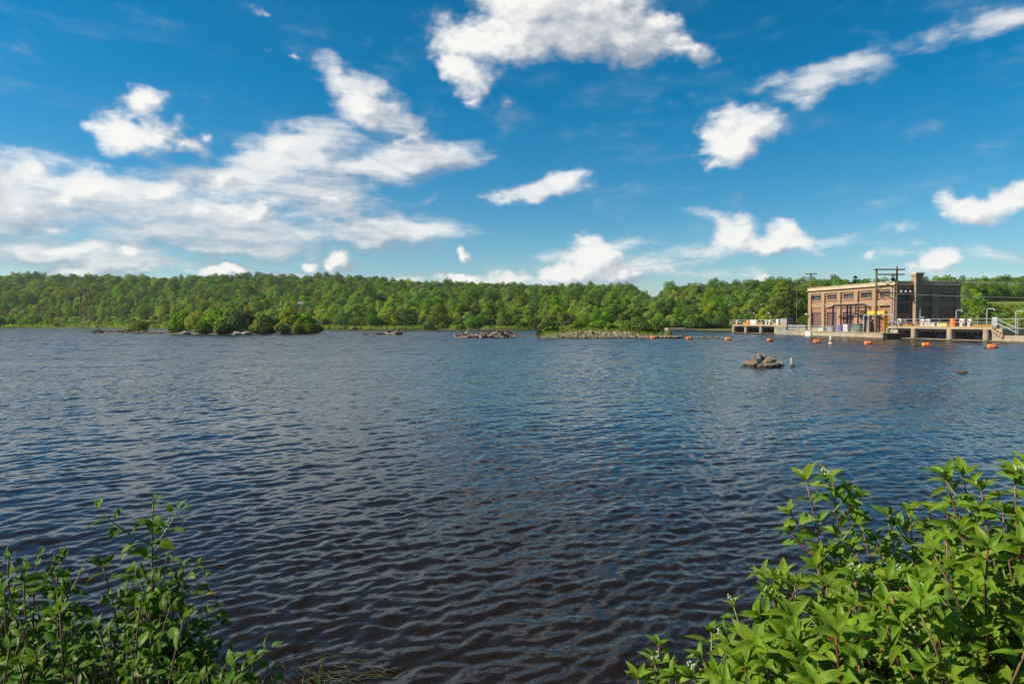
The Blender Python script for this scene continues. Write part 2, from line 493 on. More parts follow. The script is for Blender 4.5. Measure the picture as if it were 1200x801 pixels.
def build_lake():
    r = [1.2]
    while r[-1] < 6500:
        d = r[-1]
        if d < 3.0: step = 0.2
        elif d < 255: step = max(0.030, d * d / 2160 * 0.95) if d < 12 else max(0.063, min(d * d / 2160 * 0.75, 0.0042 * d))
        else: step = min(d * 0.045, (d - 250) * 0.12 + 1.0)
        r.append(d + step)
    r = np.array(r)
    fine_a = np.linspace(-math.atan(1.55), math.atan(1.55), 800)
    side = np.concatenate([np.linspace(-math.pi, fine_a[0] - 0.03, 40), fine_a, np.linspace(fine_a[-1] + 0.03, math.pi, 40)])
    A, Rr = np.meshgrid(side, r)
    x = Rr * np.sin(A); y = Rr * np.cos(A)
    dr = np.gradient(r)[:, None]
    da = np.gradient(side)[None, :] * Rr
    sp = np.maximum(dr * 0.9, da)
    z = np.zeros_like(x)
    rngm = 0.9 + 0.5 * np.sin(x * 0.11 + 1.3) * np.sin(y * 0.17 + 0.4)
    for L, N, lo, hi, w, spd, seed, sl in BANDS:
        t = fft_tile(L, N, lo, hi, w, spd, seed, sl)
        wgt = np.clip((hi * 0.75 / np.maximum(sp, 1e-4) - 1.5) / 2.0, 0, 1)
        if lo > 1.0:     # longer, steeper waves out on the open lake than in the lee of the bank
            k_ = np.clip((Rr - 14) / 60, 0, 1); wgt = wgt * (0.7 + 1.9 * k_ * k_ * (3 - 2 * k_))
        elif lo > 0.25:
            k_ = np.clip((Rr - 14) / 30, 0, 1); wgt = wgt * (1 + 0.35 * k_)
        z += sample(t, L, x, y) * wgt * (rngm if hi < 0.6 else 1.0)
    v = np.stack([x, y, z], -1).reshape(-1, 3)
    nr, na = x.shape
    i = np.arange(nr - 1)[:, None] * na + np.arange(na - 1)[None, :]
    q = np.stack([i, i + na, i + na + 1, i + 1], -1).reshape(-1, 4)[:, ::-1]
    return np_mesh('lake', v, quads=q, mat=wm)
lake = link('lake', build_lake())
tag(lake, 'wide rippled dark blue lake reaching to the far shore', 'lake', kind='structure')

# ------------------------------------------------------------------ land: far shore and ridge
def interp(tab, x):
    xs, ys = zip(*tab)
    return float(np.interp(x, xs, ys))
SHORE = [(-500, 300), (0, 290), (120, 285), (250, 262), (380, 240), (520, 232), (640, 226), (760, 218), (860, 205), (930, 200), (1040, 200), (1110, 150), (1180, 128), (1700, 120)]
RIDGE_D = [(-500, 600), (0, 590), (300, 560), (420, 545), (560, 500), (700, 470), (760, 440), (860, 400), (940, 390), (1050, 400), (1130, 400), (1700, 400)]
RIDGE_Y = [(-500, 318), (0, 320), (60, 319), (160, 320), (200, 322), (250, 321), (310, 319), (400, 321), (450, 325), (500, 328), (560, 329), (640, 333), (700, 331), (742, 331), (757, 341), (765, 350), (772, 339), (785, 332), (850, 330),
           (900, 328), (960, 326), (1040, 328), (1100, 327), (1125, 329), (1145, 325), (1165, 321), (1200, 320), (1300, 318), (1700, 318)]
def ridge_ground(px):
    d = interp(RIDGE_D, px)
    return CAM_H + (377 - interp(RIDGE_Y, px)) / F * d - 12.4
def ground(px, Y):
    ys, yr = interp(SHORE, px), interp(RIDGE_D, px)
    zr = ridge_ground(px)
    t = (Y - ys) / (yr - ys)
    if t < -0.02:
        return -1.5
    if px > 1090:          # the slope right of the powerhouse climbs straight from the river
        k = min(1, (px - 1090) / 40)
        zz = np.interp(Y, [ys, 175, 215, 255, 300, yr, yr + 150], [0.7, 3.2, 7.2, 10.0, 12.0, zr, zr])
        z0 = 0.6 + (zr - 0.6) * max(0, min(1, (t - 0.12) / 0.88)) ** 1.15
        z = z0 * (1 - k) + zz * k
    else:
        flat = 0.22 if px < 380 else 0.14
        z = 0.5 + (zr - 0.5) * max(0, min(1, (t - flat) / (1 - flat))) ** 1.1
    if t > 1:
        z = max(3.0, z - (Y - yr) * 0.05)
    edge = min(1, max(0, (t + 0.02) / 0.04))
    nz = mnoise.noise(Vector((px * 0.012, Y * 0.03, 0))) * 0.35
    return -1.5 * (1 - edge) + (z + nz * min(1, max(0, t * 6))) * edge
def ground_xy(X, Y):
    return ground(600 + F * X / Y, Y)

lm, nt, b = principled('meadow_ground')
geo = nt.n('ShaderNodeNewGeometry').outputs['Position']
n1 = nt.noise(geo, 0.12, 5, 0.6); n2 = nt.noise(geo, 1.3, 4, 0.6)
c = nt.mix(nt.smooth(n1, 0.35, 0.65), (0.085, 0.14, 0.020), (0.15, 0.21, 0.035))
c = nt.mix(nt.smooth(n2, 0.45, 0.8, 0, 0.5), c, (0.16, 0.13, 0.05))
z = nt.sep(geo)[2]
c = nt.mix(nt.smooth(nt.m('ADD', z, nt.m('MULTIPLY', n2, 0.3)), 0.3, 0.55, 1, 0), c, (0.11, 0.075, 0.035))
nt.link(c, b.inputs['Base Color']); b.inputs['Roughness'].default_value = 0.95
b.inputs['Specular IOR Level'].default_value = 0.1

def build_land():
    pxs = np.arange(-900, 2101, 12.0)
    ts = np.concatenate([np.linspace(-0.06, 0.16, 26), np.linspace(0.18, 1.0, 46), np.linspace(1.1, 3.0, 8), [6, 16]])
    v = []
    for px in pxs:
        ys, yr = interp(SHORE, px), interp(RIDGE_D, px)
        wob = mnoise.noise(Vector((px * 0.02, 3.1, 0))) * 6 + mnoise.noise(Vector((px * 0.09, 7.7, 0))) * 2.5
        for t in ts:
            Y = ys + (yr - ys) * t
            z = ground(px, Y)
            Yw = Y + wob * max(0, 1 - abs(t) * 5)
            v.append(((px - 600) / F * Yw, Yw, z))
    n = len(ts); m = len(pxs)
    q = [(i * n + j, (i + 1) * n + j, (i + 1) * n + j + 1, i * n + j + 1) for i in range(m - 1) for j in range(n - 1)]
    return np_mesh('hillside', v, quads=q, mat=lm)
tag(link('hillside', build_land()), 'grassy shore and long low hill beyond the lake', 'hill', kind='structure')

# near bank under the camera
bank_m = plain('bank_soil', (0.075, 0.06, 0.03), 0.95, var=0.4, scale=6, bump=0.6)
def build_bank():
    v = []; xs = np.linspace(-60, 60, 121); ys = np.concatenate([np.linspace(-80, -2, 20), np.linspace(-1.5, 4.8, 22)])
    for x in xs:
        for y in ys:
            zz = np.interp(y, [-80, 0.2, 1.2, 4.2, 4.8], [1.35, 1.05, 0.85, -0.05, -0.4])
            zz += 0.05 * mnoise.noise(Vector((x * 1.2, y * 1.2, 0)))
            v.append((x, y, zz))
    n = len(ys)
    q = [(i * n + j, (i + 1) * n + j, (i + 1) * n + j + 1, i * n + j + 1) for i in range(len(xs) - 1) for j in range(n - 1)]
    return np_mesh('lake_bank', v, quads=q, mat=bank_m)
tag(link('lake_bank', build_bank()), 'sloping earth bank under the near bushes', 'bank', kind='structure')

# ------------------------------------------------------------------ foliage material
def foliage(name, col, col2, hue=0.03, val=0.35, trans=0.45, nscale=0.35):
    m = bpy.data.materials.new(name); m.use_nodes = True
    nt = NT(m.node_tree)
    for nd in list(m.node_tree.nodes): m.node_tree.nodes.remove(nd)
    oi = nt.n('ShaderNodeObjectInfo')
    tcn = nt.n('ShaderNodeTexCoord')
    g = nt.n('ShaderNodeNewGeometry')
    n1 = nt.noise(tcn.outputs['Object'], nscale, 3, 0.6)
    n1 = nt.m('ADD', nt.m('MULTIPLY', n1, 0.75), nt.m('MULTIPLY', g.outputs['Random Per Island'], 0.25))
    c = nt.mix(nt.smooth(n1, 0.32, 0.66), col, col2)
    hs = nt.n('ShaderNodeHueSaturation')
    r = oi.outputs['Random']
    r2 = nt.m('FRACT', nt.m('MULTIPLY', r, 17.31)); r3 = nt.m('FRACT', nt.m('MULTIPLY', r, 91.7))
    nt.put(hs.inputs['Hue'], nt.m('ADD', 0.5 - hue, nt.m('MULTIPLY', r, 2 * hue)))
    nt.put(hs.inputs['Value'], nt.m('ADD', 1 - val, nt.m('MULTIPLY', r2, 2 * val)))
    nt.put(hs.inputs['Saturation'], nt.m('ADD', 0.86, nt.m('MULTIPLY', r3, 0.26)))
    nt.link(c, hs.inputs['Color'])
    d = nt.n('ShaderNodeBsdfDiffuse'); nt.link(hs.outputs[0], d.inputs[0])
    tr = nt.n('ShaderNodeBsdfTranslucent')
    tint = nt.mix(1.0, hs.outputs[0], (1.25, 1.15, 0.5), 'MULTIPLY')
    nt.link(tint, tr.inputs[0])
    mx = nt.n('ShaderNodeMixShader'); mx.inputs[0].default_value = trans
    nt.link(d.outputs[0], mx.inputs[1]); nt.link(tr.outputs[0], mx.inputs[2])
    o = nt.n('ShaderNodeOutputMaterial'); nt.link(mx.outputs[0], o.inputs[0])
    MATS[name] = m
    return m
F_MID = foliage('leaves_mid_green', (0.112, 0.200, 0.034), (0.19, 0.295, 0.047))
F_PALE = foliage('leaves_pale_green', (0.17, 0.265, 0.038), (0.265, 0.36, 0.055))
F_DARK = foliage('leaves_dark_green', (0.078, 0.155, 0.032), (0.14, 0.235, 0.042))
F_CON = foliage('needles', (0.014, 0.042, 0.017), (0.030, 0.070, 0.022), val=0.25)
F_OLIVE = foliage('leaves_olive', (0.20, 0.275, 0.038), (0.28, 0.36, 0.058), nscale=0.8)
F_ISLE = foliage('leaves_island', (0.13, 0.20, 0.032), (0.22, 0.30, 0.048), nscale=0.8)
F_WILLOW = foliage('leaves_willow', (0.075, 0.12, 0.026), (0.14, 0.19, 0.040), nscale=0.6)
BARK = plain('bark', (0.12, 0.095, 0.07), 0.9, var=0.4, scale=2)

# ------------------------------------------------------------------ trees
def crown_mesh(name, rng, lobes, n, size, mat, jitter=0.75, inner=0.18):
    """leaf-sized quads spread through and over the lobes of a crown"""
    lobes = [(np.array(c, float), np.array(r, float)) for c, r in lobes]
    area = np.array([(r[0] * r[1] + r[1] * r[2] + r[0] * r[2]) for _, r in lobes]); area /= area.sum()
    P, Nn = [], []
    cnt = 0
    while cnt < n:
        k = n * 2
        li = rng.choice(len(lobes), k, p=area)
        d = rng.normal(size=(k, 3)); d /= np.linalg.norm(d, axis=1)[:, None]
        C = np.array([lobes[i][0] for i in li]); Rr = np.array([lobes[i][1] for i in li])
        rad = np.where(rng.random(k) < inner, rng.uniform(0.3, 0.85, k), rng.uniform(0.85, 1.08, k))
        p = C + d * Rr * rad[:, None]
        keep = np.ones(k, bool)
        for j, (c2, r2) in enumerate(lobes):
            q = ((p - c2) / r2); keep &= ~((np.linalg.norm(q, axis=1) < 0.72) & (li != j))
        keep &= p[:, 2] > 0.02
        nn = d / Rr; nn /= np.linalg.norm(nn, axis=1)[:, None]
        P.append(p[keep]); Nn.append(nn[keep]); cnt += keep.sum()
    p = np.concatenate(P)[:n]; nn = np.concatenate(Nn)[:n]
    nn = nn + rng.normal(size=nn.shape) * jitter * 0.48 + np.array((0, 0, 0.25))
    nn /= np.linalg.norm(nn, axis=1)[:, None]
    a = np.cross(nn, rng.normal(size=nn.shape)); a /= np.linalg.norm(a, axis=1)[:, None]
    bb = np.cross(nn, a)
    s = size * rng.uniform(0.6, 1.25, n)[:, None]
    # pointed leaf clump: a diamond bent along its middle
    v = np.stack([p - a * s, p + bb * s * 0.6 - nn * s * 0.12, p + a * s, p - bb * s * 0.6 - nn * s * 0.12], 1).reshape(-1, 3)
    q = np.arange(4 * n).reshape(n, 4)
    return np_mesh(name, v, quads=q, mat=mat, smooth=False)
def trunk_mb(rng, H, r0, lobes, top=0.8):
    mb = MB()
    lean = Vector((rng.normal() * 0.03, rng.normal() * 0.03, 0)) * H
    mb.tube([(0, 0, -0.6), (0, 0, H * 0.2), lean * 0.5 + Vector((0, 0, H * 0.5)), lean + Vector((0, 0, H * top))], [r0 * 1.25, r0, r0 * 0.7, r0 * 0.2], 6)
    for c, r in lobes[:7]:
        z0 = H * rng.uniform(0.25, 0.5)
        c = Vector(c)
        st = lean * (z0 / H) + Vector((0, 0, z0))
        mb.tube([st, st.lerp(c, 0.5) + Vector((0, 0, 0.1 * H * 0.3)), c], [r0 * 0.45, r0 * 0.3, r0 * 0.1], 4)
    return mb
def broadleaf(rng, H, wid, base, nl, top_narrow=0.5):
    """lobes of a broadleaf crown between base*H and H"""
    L = []
    ch = H * (1 - base)
    for i in range(nl):
        t = (i + 0.5) / nl
        z = H * base + ch * (0.12 + 0.80 * t)
        prof = math.sin(math.pi * (0.18 + 0.72 * t)) ** 0.8 * (1 - top_narrow * max(0, t - 0.45))
        w = i * 2.4 + rng.uniform(-0.5, 0.5)
        rr = wid * prof * rng.uniform(0.45, 0.8)
        sz = wid * rng.uniform(0.34, 0.52) * (0.65 + 0.5 * prof)
        L.append(((rr * math.cos(w), rr * math.sin(w), min(z, H - sz * 0.7)), (sz, sz * rng.uniform(0.85, 1.1), sz * rng.uniform(0.7, 0.95))))
    L.append(((0, 0, H * base + ch * 0.5), (wid * 0.55, wid * 0.55, ch * 0.42)))
    return L
def conifer_mesh(name, rng, H, wid, n, size, mat):
    v = []
    lay = int(H / 0.75)
    per = max(4, n // lay)
    for i in range(lay):
        t = (i + rng.uniform(0, 0.6)) / lay
        z = H * (0.12 + 0.87 * t)
        rr = wid * (1 - t) ** 0.85 * rng.uniform(0.75, 1.15) + 0.15
        for k in range(per):
            w = rng.uniform(0, 2 * math.pi)
            f = rng.uniform(0.25, 1.0)
            p = np.array((math.cos(w) * rr * f, math.sin(w) * rr * f, z - rr * f * 0.32 + rng.normal() * 0.12))
            a = np.array((math.cos(w), math.sin(w), -0.35)); bb = np.array((-math.sin(w), math.cos(w), rng.normal() * 0.3))
            s = size * rng.uniform(0.6, 1.2)
            v += [p - a * s, p + bb * s * 0.5, p + a * s, p - bb * s * 0.5]
    v = np.array(v)
    return np_mesh(name, v, quads=np.arange(len(v)).reshape(-1, 4), mat=mat, smooth=False)

rng = np.random.default_rng(5)
PROTO = {}      # kind -> list of (crown mesh, trunk mesh, height, category, look)
def add_proto(kind, crown, trunk, H):
    PROTO.setdefault(kind, []).append((crown, trunk, H))
for kind, mat, Hs, wf, nl, num in (('mid', F_MID, (11, 13), 0.36, 11, 3), ('pale', F_PALE, (9.5, 11), 0.36, 11, 3), ('dark', F_DARK, (12, 14), 0.34, 12, 3), ('tall', F_PALE, (12, 14), 0.24, 11, 2)):
    for i in range(num):
        H = rng.uniform(*Hs)
        L = broadleaf(rng, H, H * wf, 0.12, nl)
        add_proto(kind, crown_mesh('crown', rng, L, 1800, 0.38, mat), trunk_mb(rng, H, 0.17, L).mesh('trunk', BARK), H)
for i in range(2):
    H = rng.uniform(12, 14)
    mb = MB().tube([(0, 0, -0.5), (0, 0, H * 0.97)], [0.22, 0.03], 6)
    add_proto('conifer', conifer_mesh('crown', rng, H, H * 0.21, 900, 0.7, F_CON), mb.mesh('trunk', BARK), H)
for kind, mat, num in (('shrub', F_OLIVE, 3), ('willow', F_WILLOW, 3), ('bush', F_MID, 2), ('isle', F_ISLE, 4)):
    for i in range(num):
        H = rng.uniform(3.6, 4.6)
        L = []
        for j in range(10):
            w = j * 2.4; rr = H * 0.42 * math.sqrt((j + 0.3) / 10)
            sz = H * rng.uniform(0.20, 0.30)
            zc = max(sz * 0.75, (H - sz) * (1 - 0.55 * (rr / (H * 0.42)) ** 2) * rng.uniform(0.6, 1.0))
            L.append(((rr * math.cos(w), rr * math.sin(w), zc), (sz, sz, sz * 1.05)))
        mb = MB()
        for j in range(7):
            c = Vector(L[j][0])
            mb.tube([(rng.normal() * 0.12, rng.normal() * 0.12, -0.3), c * 0.5 + Vector((0, 0, 0.2)), c], [0.06, 0.045, 0.015], 4)
        add_proto(kind, crown_mesh('crown', rng, L, 1400, 0.28, mat, jitter=0.9), mb.mesh('stems', BARK), H)

KIND_LOOK = {'mid': ('mid green tree', 'broadleaf_tree', 'tree'), 'pale': ('yellow green tree', 'broadleaf_tree', 'tree'), 'dark': ('dark green tree', 'broadleaf_tree', 'tree'),
             'tall': ('slender pale tree', 'slender_tree', 'tree'), 'conifer': ('dark pointed conifer', 'conifer_tree', 'tree'),
             'shrub': ('olive shrub', 'marsh_shrub', 'shrub'), 'willow': ('grey green shrub', 'willow_shrub', 'shrub'), 'bush': ('round green bush', 'shore_bush', 'shrub'), 'isle': ('dark green bush', 'island_bush', 'shrub')}
def region(px):
    for lim, s_ in ((40, 'at the left edge of the far shore'), (88, 'left of the nest platform'), (118, 'around the nest platform'), (160, 'right of the nest platform'), (205, 'behind the gravel bar'), (245, 'behind the tallest willow island bush'),
                   (300, 'behind the middle of willow island'), (338, 'left of the grey cabin'), (385, 'near the grey cabin'), (430, 'behind the dark shore stump'), (485, 'behind the brown root stump'), (540, 'left of the driftwood pile'),
                   (575, 'behind the left of driftwood pile'), (628, 'behind the right of driftwood pile'), (665, 'behind the left shrub of rocky islet'), (720, 'behind the heaped islet stones'), (757, 'left of the notch in the treeline'), (785, 'right of the notch in the treeline'),
                   (815, 'near the concrete landing'), (862, 'left of the small spillway'), (900, 'behind the left of small spillway'), (945, 'just left of the powerhouse'), (1000, 'behind the left of powerhouse roof'), (1050, 'behind the powerhouse pole frame'), (1122, 'behind the right of powerhouse roof'), (1160, 'just right of the powerhouse')):
        if px < lim:
            return s_
    return 'on the slope at the right edge'
def place_plant(kind, idx, loc, scale, rz, label=None, group=None):
    crown, trunk, H = PROTO[kind][idx % len(PROTO[kind])]
    look, name, cat = KIND_LOOK[kind]
    px = 600 + F * loc[0] / loc[1]
    if label is None:
        d = loc[1] - interp(SHORE, px); hh = H * (scale if not isinstance(scale, tuple) else scale[2])
        row = 'on the waterline' if d < 7 else 'near the water' if d < 18 else 'set back' if d < 45 else 'up the hill'
        lims = (3.6, 5.5) if cat == 'shrub' else (8.2, 11.5)
        siz = 'small' if hh < lims[0] else 'tall' if hh > lims[1] else 'mid sized'
        label_ = '%s %s %s, %s' % (siz, look, row, region(px))
    lab = label or label_
    t = thing(name, lab, cat, loc, rz, group or ((lab.replace(look, look.replace('bush', 'bushe') + 's')).replace('with narrow crowns', 'with narrow crowns')))
    t.scale = scale if isinstance(scale, tuple) else (scale,) * 3
    link('crown', crown, t); link(trunk.name.split('.')[0], trunk, t)
    return t

# scatter
rs = random.Random(77)
spots = []     # (kind, idx, x, y, z, scale, rz)
def clear(px, Y):
    if 332 < Y < 350 and 344 < px < 357: return True          # the little cabin among the trees
    return False
def scatter():
    Y = 120.0
    while Y < 720:
        step = 5.6 if Y < 420 else 7.2
        X = -1.05 * Y
        while X < 0.98 * Y:
            x = X + rs.uniform(-0.48, 0.48) * step; y = Y + rs.uniform(-0.48, 0.48) * step
            X += step
            px = 600 + F * x / y
            ys, yr = interp(SHORE, px), interp(RIDGE_D, px)
            if y < ys + 3 or y > yr + 45: continue
            if 930 < px < 1112 and y < 200: continue
            if clear(px, y): continue
            d = y - ys
            z = ground(px, y)
            n = mnoise.noise(Vector((x * 0.018, y * 0.018, 2.0)))
            n2 = mnoise.noise(Vector((x * 0.05, y * 0.05, 9.0)))
            k = None
            if px > 1112:
                if y < 200:
                    k, sc = ('bush' if rs.random() < 0.4 else 'shrub'), rs.uniform(0.8, 1.5)
                    if rs.random() < 0.25 and px < 1145: k, sc = 'mid', rs.uniform(0.45, 0.7)
                    if px > 1150: sc *= 0.55
                elif y < 268:
                    if px < 1150 and y < 245: k, sc = 'pale', rs.uniform(0.5, 0.7)
                    else: continue
                else: k, sc = rs.choice(('mid', 'dark', 'mid', 'pale')), rs.uniform(0.62, 0.85)
            elif px < 385 + 40 * n:
                lim = 88 if px < 210 else 68
                if d < 14 and rs.random() < 0.55: continue
                if d < lim:
                    k, sc = (rs.choice(('shrub', 'shrub', 'shrub', 'willow', 'bush')), rs.uniform(0.5, 0.85) * (1.0 + 0.3 * n2))
                    if rs.random() < 0.06: k, sc = 'pale', rs.uniform(0.4, 0.6)
                    if px < 45: k, sc = rs.choice(('bush', 'shrub')), rs.uniform(1.0, 1.6)
                elif d < lim + 45: k, sc = rs.choice(('pale', 'mid', 'pale', 'tall', 'shrub', 'shrub')), rs.uniform(0.45, 0.75)
                elif d < 150 and px > 110: k, sc = rs.choice(('pale', 'tall', 'pale', 'mid')), rs.uniform(0.6, 0.9)
                else: k, sc = rs.choice(('mid', 'mid', 'mid', 'pale', 'dark', 'pale')), rs.uniform(0.8, 1.08)
            else:
                if d < 6:
                    if rs.random() < 0.5: continue
                    k, sc = rs.choice(('bush', 'willow')), rs.uniform(0.6, 1.1)
                elif d < 22: k, sc = rs.choice(('bush', 'mid', 'pale', 'willow')), (rs.uniform(1.2, 1.7) if False else rs.uniform(0.45, 0.68))
                elif d < 95: k, sc = rs.choice(('pale', 'pale', 'mid', 'tall', 'pale')), rs.uniform(0.65, 1.0)
                else: k, sc = rs.choice(('mid', 'mid', 'dark', 'mid', 'pale')), rs.uniform(0.8, 1.06)
                if k in ('bush', 'willow') and d >= 6: sc *= 2.2
            if n > 0.25 and k == 'pale' and d > 90: k = 'mid'
            if k in ('mid', 'pale') and d > 60 and n2 > 0.55: k = 'dark'
            if 740 < px < 790 and y > yr - 90:
                sc *= interp([(740, 1), (756, 0.7), (765, 0.45), (772, 0.8), (790, 1)], px)
            if k in ('mid', 'dark') and rs.random() < 0.02 and d > 100: k = 'conifer'
            if 1000 < px < 1052 and y > yr - 60 and rs.random() < 0.35: k, sc = 'conifer', rs.uniform(1.0, 1.25)
            spots.append((k, rs.randrange(6), x, y, z - 0.1, sc, rs.uniform(0, 6.28)))
        Y += step
scatter()
# feature trees
for px, Y, k, sc in ((347, 318, 'pale', 0.8), (355, 322, 'tall', 0.72), (341, 326, 'pale', 0.9), (361, 328, 'mid', 0.85), (918, 225, 'dark', 1.35), (930, 230, 'mid', 1.3), (905, 240, 'dark', 1.2), (892, 236, 'mid', 1.05), (942, 240, 'dark', 1.2), (968, 215, 'mid', 1.2), (985, 225, 'dark', 1.05), (1003, 235, 'mid', 1.1), (955, 230, 'dark', 1.15),
                     (920, 218, 'mid', 1.25), (1118, 170, 'mid', 0.5), (1128, 165, 'mid', 0.55), (1136, 172, 'pale', 0.5)):
    x = (px - 600) / F * Y
    spots.append((k, rs.randrange(6), x, Y, max(0.3, ground(px, Y)), sc, rs.uniform(0, 6.28)))
def apparent(s):
    H = PROTO[s[0]][s[1] % len(PROTO[s[0]])][2] * s[5]
    px = 600 + F * s[2] / s[3]
    vis = 1.0 if -20 < px < 1220 else 0.0
    return vis * H / s[3]
trees = [s for s in spots if KIND_LOOK[s[0]][2] == 'tree']
shrubs = [s for s in spots if KIND_LOOK[s[0]][2] == 'shrub']
trees.sort(key=apparent, reverse=True); shrubs.sort(key=apparent, reverse=True)
singles = trees[:285] + shrubs[:240]
def stretch(p):
    """each plant a little wider or taller than its kind"""
    r1, r2 = (p[2] * 12.9898 + p[3] * 78.233) % 1.0, (p[2] * 39.35 + p[3] * 11.13) % 1.0
    w = p[5] * (0.78 + 0.5 * r1)
    return (w, w, p[5] * (0.80 + 0.32 * r2 ** 1.5))
for sp_ in singles:
    place_plant(sp_[0], sp_[1], (sp_[2], sp_[3], sp_[4]), stretch(sp_), sp_[6])

def forest(name, pts, label):
    """everything beyond the individually built trees: points that carry tree instances"""
    keys = sorted(PROTO)
    flat, base = [], {}
    coll = bpy.data.collections.new(name + '_kinds')
    for k in keys:
        base[k] = len(flat)
        for crown, trunk, H in PROTO[k]:
            nv = len(flat)
            o = bpy.data.objects.new('%02d_%s' % (nv, name), crown)
            coll.objects.link(o); flat.append(o)
    me = bpy.data.meshes.new(name)
    me.from_pydata([(p[2], p[3], p[4]) for p in pts], [], [])
    a = me.attributes.new('pick', 'INT', 'POINT'); a.data.foreach_set('value', [base[p[0]] + p[1] % len(PROTO[p[0]]) for p in pts])
    a = me.attributes.new('size', 'FLOAT_VECTOR', 'POINT'); a.data.foreach_set('vector', [c for p in pts for c in stretch(p)])
    a = me.attributes.new('turn', 'FLOAT', 'POINT'); a.data.foreach_set('value', [p[6] for p in pts])
    o = link(name, me)
    g = bpy.data.node_groups.new(name, 'GeometryNodeTree')
    g.interface.new_socket('Geometry', in_out='INPUT', socket_type='NodeSocketGeometry')
    g.interface.new_socket('Geometry', in_out='OUTPUT', socket_type='NodeSocketGeometry')
    N = g.nodes.new
    gi, go = N('NodeGroupInput'), N('NodeGroupOutput')
    iop = N('GeometryNodeInstanceOnPoints'); ci = N('GeometryNodeCollectionInfo')
    ci.inputs['Collection'].default_value = coll
    ci.inputs['Separate Children'].default_value = True
    ci.inputs['Reset Children'].default_value = True
    def attr(nm, ty):
        nd = N('GeometryNodeInputNamedAttribute'); nd.data_type = ty; nd.inputs[0].default_value = nm
        return nd.outputs[0]
    cx = N('ShaderNodeCombineXYZ')
    L = g.links.new
    L(gi.outputs[0], iop.inputs['Points']); L(ci.outputs[0], iop.inputs['Instance'])
    iop.inputs['Pick Instance'].default_value = True
    L(attr('pick', 'INT'), iop.inputs['Instance Index'])
    L(attr('turn', 'FLOAT'), cx.inputs[2]); L(cx.outputs[0], iop.inputs['Rotation'])
    L(attr('size', 'FLOAT_VECTOR'), iop.inputs['Scale'])
    L(iop.outputs[0], go.inputs[0])
    md = o.modifiers.new('trees', 'NODES'); md.node_group = g
    tag(o, label, None, kind='stuff')
    return o
forest('forest', trees[285:], 'dense green forest covering the long hill')
forest('shoreline_thicket', shrubs[240:], 'low thicket along the foot of the hill')

# reeds and sedge along the far shore: bright band at the waterline
def reeds():
    rg = np.random.default_rng(21); V = []
    n = 15000
    px = rg.uniform(-120, 760, n)
    for x_ in px:
        ys = interp(SHORE, x_)
        deep = 62 if x_ < 215 else 16
        Y = ys + 1.0 + deep * rg.random() ** 1.7
        z = ground(x_, Y)
        if z < 0.1: continue
        X = (x_ - 600) / F * Y; h_ = rg.uniform(0.5, 1.35) * (1.15 if x_ < 400 else 0.9); w = rg.uniform(0.15, 0.4); a_ = rg.uniform(-0.9, 0.9)
        sx, sy = math.cos(a_) * w, math.sin(a_) * w; lx, ly = rg.normal() * 0.25, -abs(rg.normal()) * 0.3
        V += [(X - sx, Y - sy, z - 0.1), (X + sx, Y + sy, z - 0.1), (X + sx * 0.5 + lx, Y + sy * 0.5 + ly, z + h_), (X - sx * 0.5 + lx, Y - sy * 0.5 + ly, z + h_ * 0.9)]
    return np_mesh('shore_reeds', V, quads=np.arange(len(V)).reshape(-1, 4), mat=F_REED, smooth=False)
F_REED = foliage('reed_blades', (0.19, 0.26, 0.045), (0.27, 0.33, 0.06), nscale=0.08)
tag(link('shore_reeds', reeds()), 'pale yellow green reeds and sedge along the far shore', None, kind='stuff')

# ------------------------------------------------------------------ materials of the waterworks
def brick_mat(name, c1, c2, mortar, bands=1.0):
    m, nt, b = principled(name)
    tcn = nt.n('ShaderNodeTexCoord').outputs['Object']
    x, y, z = nt.sep(tcn)
    bt = nt.n('ShaderNodeTexBrick')
    nt.put(bt.inputs['Vector'], nt.comb(nt.m('ADD', x, y), z, 0.0))
    bt.inputs['Color1'].default_value = (*c1, 1); bt.inputs['Color2'].default_value = (*c2, 1); bt.inputs['Mortar'].default_value = (*mortar, 1)
    bt.inputs['Scale'].default_value = 1.0; bt.inputs['Brick Width'].default_value = 0.22; bt.inputs['Row Height'].default_value = 0.075
    bt.inputs['Mortar Size'].default_value = 0.008
    n1 = nt.noise(tcn, 0.7, 5, 0.6)
    st = nt.noise(nt.vm('MULTIPLY', tcn, (1, 1, 0.2)), 1.6, 5, 0.65)
    c = nt.mix(nt.smooth(n1, 0.3, 0.7, 0, 0.35), bt.outputs[0], tuple(v * 0.6 for v in c1))
    c = nt.mix(nt.smooth(st, 0.5, 0.75, 0, 0.35), c, (0.10, 0.085, 0.07))
    nt.link(c, b.inputs['Base Color']); b.inputs['Roughness'].default_value = 0.9; b.inputs['Specular IOR Level'].default_value = 0.2
    bp = nt.n('ShaderNodeBump'); bp.inputs['Strength'].default_value = 0.4; bp.inputs['Distance'].default_value = 0.02
    nt.link(bt.outputs['Fac'], bp.inputs['Height']); bp.invert = True
    nt.link(bp.outputs[0], b.inputs['Normal'])
    return m
M_BRICK = brick_mat('red_brick', (0.28, 0.125, 0.08), (0.34, 0.165, 0.108), (0.30, 0.22, 0.17))
M_TAN = brick_mat('tan_brick', (0.325, 0.215, 0.125), (0.38, 0.26, 0.155), (0.34, 0.26, 0.18))
M_STONE = plain('pale_stone', (0.47, 0.365, 0.245), 0.85, var=0.12, scale=0.8, wear=(0.33, 0.27, 0.2))
M_CONC = plain('concrete', (0.32, 0.265, 0.18), 0.9, var=0.25, scale=1.2, bump=0.5, wear=(0.19, 0.16, 0.12))
M_CONCG = plain('grey_concrete', (0.22, 0.205, 0.175), 0.9, var=0.25, scale=1.2, bump=0.5, wear=(0.13, 0.115, 0.095))
